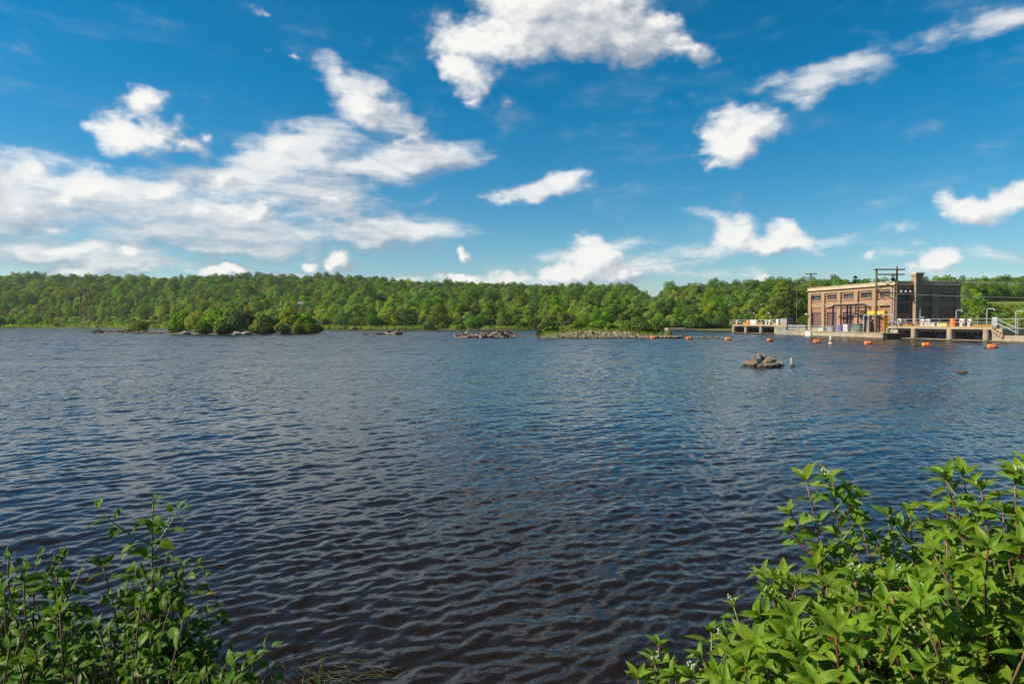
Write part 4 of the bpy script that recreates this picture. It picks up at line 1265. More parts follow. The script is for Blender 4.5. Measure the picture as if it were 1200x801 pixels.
# odds and ends on the forebay deck
def crate(label, q, s, d, mat):
    return gear_box('equipment_box', label, 'equipment box', q, s, YZ, d, mat)
crate('white tank box right of the purple drum', -4.2, 6.2, (0.9, 1.2, 1.25), M_WHITE)
crate('grey equipment box left of the purple drum', -4.0, 11.0, (0.9, 1.4, 0.8), M_GALV)
crate('dark green equipment box under the black frame', -3.6, 4.0, (1.0, 1.6, 1.3), plain('green_paint', (0.06, 0.12, 0.08), 0.6))
crate('low white equipment box near the facade pilaster', -4.0, 13.6, (0.9, 1.6, 0.6), M_WHITE)
t = dam_thing('stair_railing', 'steel handrail of the steps up to the right spillway deck', 'handrail', -1.6, -4.4, YZ)
for q in (-0.6, 0.6):
    for z in (0.5, 1.05):
        MB().tube([(q, 3.6, z), (q, 1.0, z + 1.05), (q, 0.3, z + 1.08)], 0.04, 6).build('rail', M_GALV, t)
    for s in (3.6, 2.2, 0.8):
        MB().tube([(q, s, 0), (q, s, 1.08 + min(1.05, (3.6 - s) * 0.4))], 0.045, 6).build('post', M_GALV, t)
for k in range(5):
    MB().box((0, 3.3 - 0.55 * k, 0.1 + 0.1 * k), (1.2, 0.54, 0.2 + 0.2 * k)).build('step', M_CONC, t)

# ------------------------------------------------------------------ pole frame and lines
def insulator(t, p, h=0.32):
    return MB().lathe([(0.03, -0.1), (0.03, 0.02), (0.11, 0.04), (0.05, 0.1), (0.12, 0.13), (0.06, 0.2), (0.1, 0.22), (0.05, h)], 8, None, p).build('insulator', M_LAMP, t)
pa = at(1026, 388, 112.0); pb = at(1050, 388, 112.0)
base = Vector((pa.x, 112.0, YZ))
t = thing('pole_frame', 'wooden two pole electric frame with crossarms before the powerhouse corner', 'utility pole', base)
wdt = pb.x - pa.x
HP = at(1026, 314, 112.0).z - YZ
MB().tube([(0, 0, -0.3), (0, 0, HP - 0.1)], [0.2, 0.15], 8).build('pole', M_POLE, t)
MB().tube([(wdt, 0, -0.3), (wdt, 0, HP + 0.25)], [0.2, 0.15], 8).build('pole', M_POLE, t)
for z, e0, e1 in ((HP - 0.25, -0.5, 1.2), (HP - 1.05, 0, 1.1)):
    MB().box(((wdt + e1 + e0) / 2, -0.2, z), (wdt + e1 - e0, 0.14, 0.2)).build('crossarm', M_POLE, t)
for x0, z0, x1, z1 in ((0.1, HP - 1.6, wdt - 0.2, HP - 3.4), (0.1, HP - 3.6, wdt - 0.1, HP - 1.9), (0.1, HP - 3.6, wdt - 0.3, HP - 5.2), (0.1, HP - 5.2, wdt - 0.2, HP - 3.9)):
    MB().tube([(x0, 0.05, z0), (x1, -0.05, z1)], 0.07, 5).build('brace', M_POLE, t)
for z in (HP - 2.8, HP - 4.0):
    MB().box((wdt * 0.55, 0.2, z), (wdt * 1.1, 0.1, 0.12)).build('crossarm', M_POLE, t)
for x in (-0.1, wdt * 0.3, wdt * 0.55, wdt + 0.3, wdt + 1.0):
    insulator(t, (x, -0.2, HP - 0.1))
for x in (wdt * 0.4, wdt * 0.8):
    MB().lathe([(0.09, -0.3), (0.13, -0.22), (0.07, -0.15), (0.12, -0.05), (0.04, 0.0)], 8, None, (x, -0.2, HP - 1.18)).build('insulator', M_LAMP, t)
MB().tube([(wdt - 0.55, 0.25, 1.2), (wdt - 0.55, 0.25, HP - 3.0)], 0.06, 6).build('conduit', M_GALV, t)
pp = at(950, 341, 150.0)
zt = at(950, 318.5, 150.0).z
t = thing('utility_pole', 'single wooden utility pole with crossarm rising behind the powerhouse roof', 'utility pole', (pp.x, 150, 0.7))
MB().tube([(0, 0, -0.3), (0, 0, zt - 0.7)], [0.2, 0.14], 8).build('pole', M_POLE, t)
MB().box((0, -0.18, zt - 1.15), (2.6, 0.12, 0.2)).build('crossarm', M_POLE, t)
for x in (-1.15, 0, 1.15):
    insulator(t, (x, -0.18, zt - 1.0), 0.35)
for px, py0, Y, lab in ((1152, 335, 275, 'lone wooden pole on the slope right of the powerhouse'), (872, 362, 195, 'small bare pole behind the small spillway'), (934, 331, 205, 'tall bare pole among the trees left of powerhouse')):
    p0 = at(px, py0, Y); zg = ground_xy(p0.x, Y)
    t = thing('utility_pole', lab, 'utility pole', (p0.x, Y, zg))
    MB().tube([(0, 0, -0.5), (0, 0, p0.z - zg)], [0.11, 0.07], 6).build('pole', M_POLE, t)
    MB().box((0, -0.12, p0.z - zg - 0.5), (1.6, 0.1, 0.14)).build('crossarm', M_POLE, t)
def wire(label, a, b_, sag, r=0.03, n=14):
    a, b_ = Vector(a), Vector(b_)
    pts = []
    for i in range(n + 1):
        f = i / n
        p = a.lerp(b_, f) - a; p.z -= sag * 4 * f * (1 - f); pts.append(p)
    o = MB().tube(pts, r, 4).build('power_line', M_STEELW, None, loc=a)
    tag(o, label, 'power line')
T0 = base + Vector((wdt, 0, 0))
wire('lower electric cable running from the pole frame past the shaded wall', T0 + Vector((0.1, -0.2, HP - 4.2)), at(1300, 349, 96), 0.25, 0.045)
wire('upper electric cable running over the powerhouse roof to the right', at(1092, 329.5, 121), at(1300, 331.5, 100), 0.1, 0.035)
wire('second upper cable just below the roof line cable', at(1122, 331.0, 119), at(1300, 333.0, 100), 0.12, 0.03)
for k, (pz, lab) in enumerate(((344, 'upper of two cables falling from frame across facade'), (350, 'lower of two cables falling from frame across facade'))):
    pass
wire('slack cable from trees down to the small spillway', at(946, 330, 175), at(872, 366, 190), 0.3, 0.03)
wire('slack cable just below the other one over the small spillway', at(946, 335, 175), at(872, 368, 190), 0.5, 0.03)

# ------------------------------------------------------------------ islands, rocks, driftwood, buoys
M_ROCK = plain('lake_rock', (0.21, 0.155, 0.095), 0.9, var=0.45, scale=1.6, bump=0.8, wear=(0.10, 0.08, 0.06))
M_ROCKG = plain('grey_rock', (0.19, 0.16, 0.12), 0.9, var=0.4, scale=2.0, bump=0.8, wear=(0.10, 0.09, 0.08))
def wet_base(m, z0=0.05, z1=0.28, k=0.32):
    """stone stays dark and wet just above the lake"""
    nt = NT(m.node_tree); b = m.node_tree.nodes['Principled BSDF']
    src = b.inputs['Base Color'].links[0].from_socket
    g = nt.n('ShaderNodeNewGeometry').outputs['Position']
    z = nt.m('ADD', nt.sep(g)[2], nt.m('MULTIPLY', nt.m('SUBTRACT', nt.noise(g, 2.5, 3, 0.6), 0.5), 0.25))
    nt.put(b.inputs['Base Color'], nt.mix(nt.smooth(z, z0, z1, 1, 0), src, (0.055, 0.045, 0.03)))
    return m
wet_base(M_ROCK); wet_base(M_ROCKG); wet_base(M_CONC, 0.02, 0.3)
M_ISLE, nt, b = principled('islet_ground')
geo = nt.n('ShaderNodeNewGeometry').outputs['Position']
z = nt.sep(geo)[2]; n1 = nt.noise(geo, 1.2, 4, 0.6)
c = nt.mix(nt.smooth(nt.m('ADD', z, nt.m('MULTIPLY', n1, 0.4)), 0.35, 0.75), (0.13, 0.10, 0.06), (0.085, 0.13, 0.025))
nt.link(c, b.inputs['Base Color']); b.inputs['Roughness'].default_value = 0.95
M_DRIFT = plain('driftwood', (0.25, 0.19, 0.125), 0.9, var=0.4, scale=3, bump=0.5)
M_DRIFTD = plain('dark_driftwood', (0.095, 0.065, 0.04), 0.9, var=0.4, scale=3, bump=0.5)
def rock_mesh(seed, size=(1, 1, 1), n=2, rough=0.28, mat=None, name='rock'):
    """an angular boulder: a subdivided cube pushed out by noise and cut by planes"""
    rg = random.Random(seed)
    import bmesh
    bm = bmesh.new(); bmesh.ops.create_icosphere(bm, subdivisions=n, radius=1.0)
    cuts = [(Vector((rg.gauss(0, 1), rg.gauss(0, 1), rg.gauss(0, 1))).normalized(), rg.uniform(0.55, 0.9)) for _ in range(9)]
    for v in bm.verts:
        p = v.co.copy()
        for nrm, dd in cuts:
            k = p.dot(nrm) - dd
            if k > 0: p -= nrm * k * 0.92
        p *= 1 + rough * 0.4 * mnoise.noise(p * 2.1 + Vector((seed, 0, 0)))
        v.co = Vector((p.x * size[0], p.y * size[1], p.z * size[2]))
    me = bpy.data.meshes.new(name); bm.to_mesh(me); bm.free()
    me.materials.append(mat or M_ROCK)
    return me
ROCKS = [rock_mesh(i, n=1, name='stones') for i in range(6)]
def joined_rocks(name, spots_, mat, label, parent=None):
    """small stones too many and too small to pick apart: one object"""
    V, Q = [], []
    off_ = 0
    arr = []
    for me in ROCKS:
        a = np.empty(len(me.vertices) * 3, np.float32); me.vertices.foreach_get('co', a)
        t_ = np.empty(len(me.polygons) * 3, np.int32); me.polygons.foreach_get('vertices', t_)
        arr.append((a.reshape(-1, 3), t_.reshape(-1, 3)))
    rg = np.random.default_rng(3)
    for (x, y, z, s) in spots_:
        a, t_ = arr[rg.integers(0, 6)]
        w = rg.uniform(0, 6.28); c_, s_ = math.cos(w), math.sin(w)
        sc = s * rg.uniform(0.7, 1.3, 3) * np.array((1, 1, 0.75))
        p = a * sc
        p = np.stack([p[:, 0] * c_ - p[:, 1] * s_, p[:, 0] * s_ + p[:, 1] * c_, p[:, 2]], -1) + np.array((x, y, z))
        V.append(p); Q.append(t_ + off_); off_ += len(p)
    o = link(name, np_mesh(name, np.concatenate(V), tris=np.concatenate(Q), mat=mat, smooth=False), parent)
    tag(o, label, None, kind='stuff')
    return o
def islet(name, label, px0, px1, py, depth, height, prof=None, mat=None):
    """a low mound of ground rising out of the lake; px range at the waterline row py"""
    a, b_ = water_at(px0, py), water_at(px1, py)
    n, m = 60, 9
    v = []
    for i in range(n + 1):
        f = i / n
        base_ = a.lerp(b_, f)
        env = min(1, f * 8, (1 - f) * 8) ** 0.7
        hh = height * (prof(f) if prof else 1) * env
        dw = depth * (0.55 + 0.45 * math.sin(math.pi * f)) 
        for j in range(m + 1):
            g = j / m
            yy = base_.y + dw * g + mnoise.noise(Vector((f * 22, 0, py))) * 1.0
            zz = -0.5 + (hh + 0.5) * math.sin(math.pi * min(1, max(0, g * 0.97 + 0.015))) ** 0.55 + 0.12 * mnoise.noise(Vector((f * 40, g * 6, py)))
            v.append((base_.x * (yy / base_.y), yy, zz))
    q = [(i * (m + 1) + j, (i + 1) * (m + 1) + j, (i + 1) * (m + 1) + j + 1, i * (m + 1) + j + 1) for i in range(n) for j in range(m)]
    o = link(name, np_mesh(name, v, quads=q, mat=mat or M_ISLE))
    tag(o, label, None, kind='structure')
    return o
rr = random.Random(9)
# rocky islet right of the middle
islet('rocky_islet', 'rocky islet bank', 632, 792, 396.3, 12, 0.72, lambda f: 1.0 if f < 0.55 else 0.55 - 0.35 * (f - 0.55) / 0.45)
spots_ = []
for i in range(900):
    f = rr.random()
    px = 640 + 145 * f
    top = np.interp(px, [640, 655, 670, 690, 735, 750, 790], [0.3, 0.6, 0.95, 1.0, 0.9, 0.45, 0.12])
    w = water_at(px, 396.3)
    g = rr.random()
    Y = w.y + 0.3 + g * 5.0
    z = -0.1 + top * min(1, g * 1.5) * rr.uniform(0.75, 1.0)
    spots_.append((w.x * Y / w.y, Y, z, rr.uniform(0.22, 0.5)))
joined_rocks('islet_stones', spots_, wet_base(plain('pale_stones', (0.19, 0.155, 0.095), 0.9, var=0.5, scale=1.0, bump=0.7, wear=(0.12, 0.105, 0.06))), 'tan heaped stones on the rocky islet')
spots_ = []
for i in range(160):
    px = rr.uniform(808, 842); w = water_at(px, 396.2 + rr.uniform(-0.4, 0.4)); spots_.append((w.x, w.y, rr.uniform(-0.1, 0.12), rr.uniform(0.15, 0.3)))
for i in range(140):
    px = rr.uniform(762, 800); w = water_at(px, 396.2 + rr.uniform(-0.6, 0.2)); spots_.append((w.x, w.y, rr.uniform(-0.1, 0.3), rr.uniform(0.2, 0.35)))
joined_rocks('reef_stones', spots_, M_ROCK, 'low reef of dark stones off the rocky islet')
mb = MB()
for i in range(1500):
    px = 634 + 150 * rr.random(); w = water_at(px, 396.3)
    top = np.interp(px, [634, 655, 670, 690, 735, 750, 784], [0.25, 0.6, 0.95, 1.0, 0.9, 0.45, 0.12]); g = rr.random()
    if g < 0.5 and rr.random() < 0.88: continue
    Y = w.y + 0.6 + g * 8.0; c_ = Vector((w.x * Y / w.y, Y, top * min(1, g * 1.7) * 0.9)); h_ = rr.uniform(0.25, 0.75); a_ = rr.uniform(0, 3.14)
    s_ = Vector((math.cos(a_), math.sin(a_), 0)) * rr.uniform(0.07, 0.16); d_ = Vector((rr.gauss(0, .2), rr.gauss(0, .2), h_))
    mb.add([c_ - s_, c_ + s_, c_ + d_ + s_ * 0.4, c_ + d_ * 1.1 - s_ * 0.3], [(0, 1, 2, 3)])
tag(mb.build('islet_grass', F_OLIVE), 'tufts of yellow green grass among the stones of the rocky islet', None, kind='stuff')
def put(kind, idx, px, py, Y, sc, label, z=0.1, rz=None):
    p = water_at(px, py) if Y is None else at(px, py, Y)
    x, y = p.x, p.y
    place_plant(kind, idx, (x, y, z), sc, rr.uniform(0, 6) if rz is None else rz, label, 'shrubs on the islets in the lake')
put('isle', 0, 641, 394.0, None, (0.95, 0.9, 0.84), 'leafy shrub at the left end of the rocky islet')
put('willow', 1, 632, 394.5, None, (0.3, 0.3, 0.3), 'small low shrub left of the islet stones')
put('isle', 1, 752, 393.0, None, (1.8, 1.3, 0.92), 'wide flat crowned bush at the right end of the rocky islet')
put('isle', 2, 737, 392.6, None, (0.95, 0.9, 0.92), 'grey green shrub left of the flat crowned bush')
put('shrub', 0, 783, 394.0, None, (0.35, 0.35, 0.3), 'tiny shrub at the right tip of the rocky islet')
put('bush', 1, 706, 390.5, None, (1.3, 0.8, 0.52), 'low rounded bush behind the middle of the stones', 1.1)
put('shrub', 1, 678, 390.5, None, (1.3, 0.8, 0.46), 'low olive shrub behind the left stones', 1.1)
put('shrub', 2, 725, 390.5, None, (1.1, 0.7, 0.5), 'low olive shrub behind the right stones', 1.0)
# willow island on the left
islet('willow_island', 'low island under the willows', 196, 392, 391.6, 16, 0.4)
for i, (px, py, k, j, sx, sz, lab) in enumerate((
        (214, 390.6, 'willow', 0, 0.95, 0.98, 'green shrub at the left end of the willow island'),
        (232, 391.0, 'bush', 0, 0.7, 0.85, 'small shrub second from the left on the willow island'),
        (250, 391.0, 'bush', 1, 1.15, 1.12, 'tallest dense bush in the middle of the willow island'),
        (270, 391.2, 'willow', 2, 1.0, 1.02, 'rounded bush just right of the tallest bush'),
        (287, 390.6, 'bush', 0, 0.9, 1.0, 'bush above the pale rocks of the willow island'),
        (304, 390.2, 'willow', 1, 0.95, 1.0, 'bush just right of the pale rocks'),
        (322, 390.0, 'shrub', 0, 0.9, 1.0, 'green bush in the right half of the willow island'),
        (341, 390.0, 'bush', 1, 1.05, 1.1, 'broad bush near the right end of the willow island'),
        (358, 390.0, 'willow', 0, 0.85, 0.85, 'shrub second from the right end of the willow island'),
        (371, 390.2, 'bush', 0, 0.5, 0.5, 'lowest shrub at the right tip of the willow island'),
        (240, 388.2, 'willow', 1, 1.1, 1.02, 'tall back shrub left of the tallest bush'),
        (262, 388.2, 'willow', 0, 1.1, 1.08, 'tall back shrub behind the tallest bush'),
        (330, 388.2, 'willow', 2, 1.1, 1.2, 'back shrub behind the right half bushes'))):
    put(('isle', 'shrub', 'isle', 'isle', 'willow')[i % 5], i, px, py, None, (sx * 1.42, sx * 1.42, sz * 1.42), lab)
for i, px in enumerate((236, 259, 301, 313, 331, 350, 364)):
    put('isle', i + 1, px, 391.3, None, (0.85, 0.7, 0.62 + 0.1 * (i % 3)), ('%s low waterline bush from the left on the willow island' % ('first', 'second', 'third', 'fourth', 'fifth', 'sixth', 'seventh')[i]))
put('shrub', 1, 163, 389.6, None, (1.0, 0.8, 0.75), 'low olive shrub on the gravel bar left of the willow island')
put('shrub', 2, 154, 389.4, None, (0.6, 0.6, 0.45), 'small olive shrub at the left of the gravel bar shrub')
islet('gravel_bar', 'gravel bar with driftwood', 112, 202, 390.6, 6, 0.25)
spots_ = []
for i in range(110):
    px = rr.uniform(110, 203); w = water_at(px, 390.3 + rr.uniform(-0.5, 0.3)); spots_.append((w.x, w.y, rr.uniform(-0.05, 0.3), rr.uniform(0.18, 0.42)))
joined_rocks('bar_stones', spots_, M_ROCK, 'brown stones along the gravel bar')
# grass bar
islet('grass_bar', 'long low grassy bar', 384, 528, 390.9, 5, 0.06)
islet('grass_bar', 'grassy strip beside the driftwood pile', 596, 640, 394.4, 4, 0.1)
def boulder(label, px, py, size, seed, dz=0.0, mat=None, group=None, rz=0.0, dy=0.0, tilt=0.0):
    w = water_at(px, py)
    me = rock_mesh(seed, size, 3, 0.35, mat or M_ROCKG, 'rock')
    o = link('rock', me, None, (w.x, w.y + dy, dz)); o.rotation_euler = (tilt, tilt * 0.5, rz)
    tag(o, label, 'rock', group)
G_ = 'rocks in the cluster standing in the lake'
K = water_at(893, 429).y / F     # metres per photo pixel at the cluster
for lab, px, py, dz, sx, sz, sd, dy in (
        ('low tan rock at the left end of the cluster in the lake', 879, 428.6, 2.0, 8, 5, 21, 0), ('reddish brown block second from left in the cluster', 886, 429.2, 3.5, 7, 7, 22, 0),
        ('dark leaning slab at the peak of the rock cluster', 893, 428.6, 8.5, 4.5, 7, 23, .5), ('grey topmost rock right of the peak slab', 897.5, 428.6, 8.5, 4.5, 5.5, 24, .6),
        ('broad tan rock right of the peak of the cluster', 903, 428.8, 5.0, 8, 6, 25, .5), ('low rounded rock at the front of the cluster', 899, 429.8, 1.8, 8, 5, 26, -.3),
        ('front grey rock before the broad tan one', 908, 429.8, 1.5, 6.5, 4.5, 27, -.3), ('small dark rock at the right end of the cluster', 914, 429.0, 1.8, 5, 4.5, 28, 0), ('low wet rock between the left rocks', 890, 430, 0.8, 6, 3.5, 29, -.4)):
    boulder(lab, px, py, (sx * K, sx * K * 0.8, sz * K), sd, dz * K, M_ROCK if 'tan' in lab or 'brown' in lab else M_ROCKG, G_, rz=sd * 1.3, dy=dy, tilt=0.15 * ((sd % 3) - 1))
for lab, px, py, dz, sx, sz, sd, dy in (('lowest pale chip at the left tip of the rock cluster', 872.5, 428.9, 0.6, 3.2, 2.2, 61, 0), ('narrow dark rock wedged left of the peak slab', 889, 428.4, 6.5, 3.2, 4.5, 62, .7), ('small tan rock on the right shoulder of the cluster', 909, 428.5, 6.0, 3.4, 3.0, 63, .4),
                                        ('small pale rock at the front middle of the cluster', 894, 430.2, 1.6, 3.4, 2.6, 64, -.5), ('pebble sized rock at the right tip of the cluster', 918, 429.2, 0.4, 2.2, 1.6, 65, 0)):
    boulder(lab, px, py, (sx * K, sx * K * 0.8, sz * K), sd, dz * K, M_ROCK if 'tan' in lab else M_ROCKG, G_, rz=sd * 1.3, dy=dy, tilt=0.2 * ((sd % 3) - 1))
boulder('upright pale pointed rock standing alone right of the cluster', 928, 428.0, (2.3 * K, 2.2 * K, 7.0 * K), 31, 3.6 * K, plain('pale_spire_rock', (0.36, 0.33, 0.28), 0.9, var=0.3, scale=3, bump=0.6), None, tilt=-0.15)
boulder('small brown rock at the foot of the upright pointed rock', 929, 429.3, (4 * K, 3 * K, 2.6 * K), 32, 0.8 * K, M_ROCK, None)
boulder('flat dark rock awash near the right edge', 1128, 437, (7 * K, 5 * K, 2.2 * K), 33, 0.3 * K, M_DRIFTD, None)
for i, (px, py, sx, sz, lab) in enumerate(((279, 392.0, 0.9, 0.65, 'left pale rock at the foot of the willow island'), (289, 392.0, 1.3, 0.5, 'right pale rock at the foot of the willow island'), (219, 391.8, 1.1, 0.7, 'small pale rock at the left of the willow island'))):
    boulder(lab, px, py, (sx, 1.0, sz), 40 + i, 0.2, plain('pale_rock%d' % i, (0.27, 0.235, 0.17), 0.9, var=0.3, bump=0.6), None, dy=-0.5)

# driftwood
def log_mesh(seed, L_, r):
    rg = random.Random(seed); pts = []; rad = []
    for i in range(7):
        f = i / 6
        pts.append((L_ * (f - 0.5), rg.gauss(0, 0.06) * L_ * 0.3, rg.gauss(0, 0.04) * L_ * 0.3)); rad.append(r * (1.15 - 0.6 * f) * rg.uniform(0.85, 1.1))
    mb = MB().tube(pts, rad, 7)
    for k in range(3):
        i = rg.randrange(1, 6); p = Vector(pts[i])
        dr_ = Vector((rg.uniform(-.4, .8), rg.gauss(0, 1), rg.gauss(0.3, 0.7))).normalized()
        mb.tube([p, p + dr_ * L_ * 0.12, p + dr_ * L_ * rg.uniform(0.15, 0.3) + Vector((0.1, 0, 0))], [rad[i] * 0.5, rad[i] * 0.35, rad[i] * 0.12], 5)
    return mb
LOGM = [[log_mesh(s, 3.2, 0.18).mesh('driftwood_log', m) for s in range(6)] for m in (M_DRIFT, M_DRIFTD)]
def logs(n, px0, px1, py, hfun, group, label, ln=(0.5, 1.2), dark=0.3):
    for i in range(n):
        px = rr.uniform(px0, px1); w = water_at(px, py + rr.uniform(-0.35, 0.35))
        dk = rr.random() < dark
        o = link('driftwood_log', LOGM[1 if dk else 0][rr.randrange(6)], None, (w.x, w.y, hfun(px) * rr.random()))
        o.rotation_euler = (rr.uniform(0, 6.28), rr.gauss(0, 0.22), rr.gauss(0, 0.55)); s = rr.uniform(*ln); o.scale = (s, rr.uniform(0.8, 1.5), rr.uniform(0.8, 1.5))
        look = 'dark wet' if dk else 'bleached grey'
        tag(o, look + ' ' + label, 'driftwood', look + ' ' + group)
logs(46, 541, 606, 395.4, lambda p: np.interp(p, [541, 555, 575, 588, 606], [0.1, 0.45, 0.6, 0.5, 0.1]), 'logs of the driftwood pile', 'log in the tangled driftwood pile left of rocky islet')
logs(7, 586, 598, 395.0, lambda p: 1.0, 'logs of the heaped right end', 'log heaped at the right end of driftwood pile', (0.4, 0.7), 0.6)
logs(9, 425, 488, 391.9, lambda p: 0.2, 'logs lying on the grassy bar', 'log lying flat on the long grassy bar', (0.8, 1.6), 0.35)
logs(16, 112, 165, 389.9, lambda p: 0.5, 'logs on the gravel bar', 'log on the gravel bar left of willow island', (0.4, 0.9), 0.7)
logs(7, 165, 215, 390.6, lambda p: 0.3, 'logs at the tip of the gravel bar', 'log between gravel bar and willow island', (0.5, 1.2), 0.3)
def stump(label, px, py, h, wd, seed):
    w = water_at(px, py); rg = random.Random(seed)
    t = thing('stump', label, 'tree stump', (w.x, w.y, 0))
    MB().tube([(0, 0, -0.3), (0, 0, h * 0.3), (0.1 * wd, 0, h * 0.7), (0.15 * wd, 0, h)], [wd * 0.4, wd * 0.3, wd * 0.22, wd * 0.12], 8).build('trunk', M_DRIFTD, t)
    for k in range(6):
        a = k * 1.05 + rg.uniform(-.3, .3); d_ = Vector((math.cos(a), math.sin(a) * 0.7, 0))
        MB().tube([(0, 0, h * rg.uniform(0.25, 0.6)), d_ * wd * 0.45 + Vector((0, 0, h * rg.uniform(0.1, 0.5))), d_ * wd * 0.9 + Vector((0, 0, -0.1))], [wd * 0.17, wd * 0.12, wd * 0.04], 6).build('root', M_DRIFTD, t)
stump('brown root stump standing on the grassy bar', 466, 391.9, 1.2, 1.5, 1)
stump('small dark stump on the far end of the gravel bar', 146, 389.6, 0.9, 1.2, 2)
stump('dark stump at the shore behind the grassy bar', 415, 386.6, 1.5, 1.6, 3)

# ------------------------------------------------------------------ buoys
def buoy(px, py, label):
    w = water_at(px, py)
    t = thing('float_buoy', label, 'buoy', (w.x, w.y, 0.12), rr.uniform(-0.35, 0.35), 'orange barrier floats across the lake')
    RY = Matrix.Rotation(math.pi / 2, 4, 'Y')
    L_, r = 0.40, 0.27
    MB().lathe([(0.1, -L_ - 0.02), (r * 0.72, -L_), (r * 0.95, -L_ + 0.1), (r, -L_ + 0.2), (r, -0.05), (r * 0.95, 0), (r, 0.05), (r, L_ - 0.2), (r * 0.95, L_ - 0.1), (r * 0.72, L_), (0.1, L_ + 0.02)], 20, RY).build('float', M_ORANGE, t, smooth=True)
    for sx in (-1, 1):
        MB().tube([(sx * (L_), 0, 0), (sx * (L_ + 0.14), 0, -0.04), (sx * (L_ + 0.3), 0, -0.2)], 0.05, 6).build('shackle', M_DARKM, t)
for px, py, lab in ((765, 397.0, 'orange float at the rocky islet, the first of the row'), (807, 397.6, 'orange float by the low reef, second of the row'), (853, 398.3, 'orange float third in the row, left of the rock cluster'),
                    (902, 399.8, 'orange float above the rock cluster, fourth in the row'), (957, 401.4, 'orange float just left of the white spar buoy'), (1017, 403.2, 'orange float in front of the forebay corner'),
                    (1085, 405.2, 'orange float below the second spillway bay'), (1162, 407.5, 'rightmost orange float, below the right wall')):
    buoy(px, py, lab)
M_ROPE = plain('float_line', (0.16, 0.12, 0.08), 0.9)
for px0, py0, px1, py1, lab in ((1070, 405.4, 1079, 405.3, 'short dark log boom left of the second spillway float'), (1090, 405.3, 1112, 405.6, 'brown log boom right of the second spillway float')):
    a, b_ = water_at(px0, py0), water_at(px1, py1)
    t = thing('boom_log', lab, 'boom log', (a.x, a.y, 0.02))
    MB().tube([(0, 0, 0), b_ - a], 0.12, 8).build('timber', M_DRIFTD, t)
    MB().tube([(b_ - a) * 0.5 + Vector((0, -.05, -.13)), (b_ - a) * 0.5 + Vector((0, 0.05, 0.14))], 0.05, 6).build('bolt', M_DARKM, t)
w = water_at(973.5, 402.3)
t = thing('spar_buoy', 'white conical spar buoy floating before the powerhouse', 'buoy', (w.x, w.y, 0))
t.scale = (0.75, 0.75, 0.72)
MB().lathe([(0.36, -0.2), (0.42, 0.0), (0.38, 0.14), (0.2, 0.2)], 16).build('float', plain('cream_foam', (0.6, 0.52, 0.36), 0.6), t, smooth=True)
MB().lathe([(0.2, 0.2), (0.2, 0.9), (0.14, 1.3), (0.08, 1.36)], 14).build('spar', M_WHITE, t, smooth=True)

# ------------------------------------------------------------------ nest platform tower, cabin, landing
pT = at(100, 378, 312); zg = ground_xy(pT.x, 312)
t = thing('nest_platform', 'old wooden tower with nest platform on the left shore', 'tower', (pT.x, 312, zg))
hT = at(100, 341.5, 312).z - zg
k = 312 / F
for x, dy in ((-5.5 * k, 0), (0, 0.6), (6 * k, 0)):
    MB().tube([(x, dy, -0.5), (x, dy, hT)], [0.22, 0.16], 6).build('pole', M_POLE, t)
MB().tube([(0, 0, hT * 0.75), (6 * k, 0, hT * 0.25)], 0.14, 5).build('brace', M_POLE, t)
MB().tube([(0.3, 0.3, hT), (5 * k, 0, hT * 0.45)], 0.12, 5).build('brace', M_POLE, t)
MB().box((-0.5, 0, hT), (15 * k, 1.2, 0.3)).build('crossarm', M_POLE, t)
rg = random.Random(2)
mbn = MB()
for i in range(60):
    a = rg.uniform(0, 6.28); r_ = rg.uniform(0, 2.2); z_ = hT + 0.2 + rg.uniform(0, 0.9) * (1 - r_ / 2.6)
    d_ = Vector((math.cos(a + 1.5), math.sin(a + 1.5) * 0.5, rg.uniform(-.2, .2)))
    c_ = Vector((math.cos(a) * r_ + 0.3, math.sin(a) * r_ * 0.5, z_))
    mbn.tube([c_ - d_ * 0.9, c_ + d_ * 0.9], 0.07, 4)
mbn.build('nest', M_DRIFTD, t)
pH = at(350.5, 358, 330)
t = thing('cabin', 'small grey cabin half hidden among the far trees', 'house', (pH.x, 332, ground_xy(pH.x, 332)))
t.scale = (0.62, 0.62, 1)
hh = at(350, 356, 332).z - t.location.z
MB().box((0, 1.8, hh / 2 - 0.5), (3.4, 3.2, hh + 1)).build('wall', plain('grey_siding', (0.2, 0.19, 0.175), 0.8), t)
mb = MB(); mb.add([(-2.5, 0, hh), (2.5, 0, hh), (2.5, 3.6, hh), (-2.5, 3.6, hh), (-2.5, 1.8, hh + 1.1), (2.5, 1.8, hh + 1.1)], [(0, 1, 5, 4), (2, 3, 4, 5), (0, 4, 3), (1, 2, 5), (0, 3, 2, 1)])
mb.build('roof', plain('grey_roof', (0.2, 0.19, 0.18), 0.8), t)
for x in (-1.0, 1.0):
    o = MB().box((x, 0.16, hh - 1.0), (1.1, 0.1, 1.1)).build('window', M_WHITE, t)
    MB().box((x, 0.10, hh - 1.0), (0.85, 0.04, 0.85)).build('pane', M_GLAZ, o)
pL = at(791, 385.0, 206)
t = thing('boat_landing', 'pale concrete landing on the far shore right of islet', 'landing', (pL.x, 206, 0))
MB().box((0, 0, 0.45), (5.5, 4, 0.9), bevel=0.1).build('slab', M_CONC, t)
MB().box((4.5, 0.5, 0.35), (3.4, 3, 0.5), bevel=0.08).build('step', M_CONCG, t)

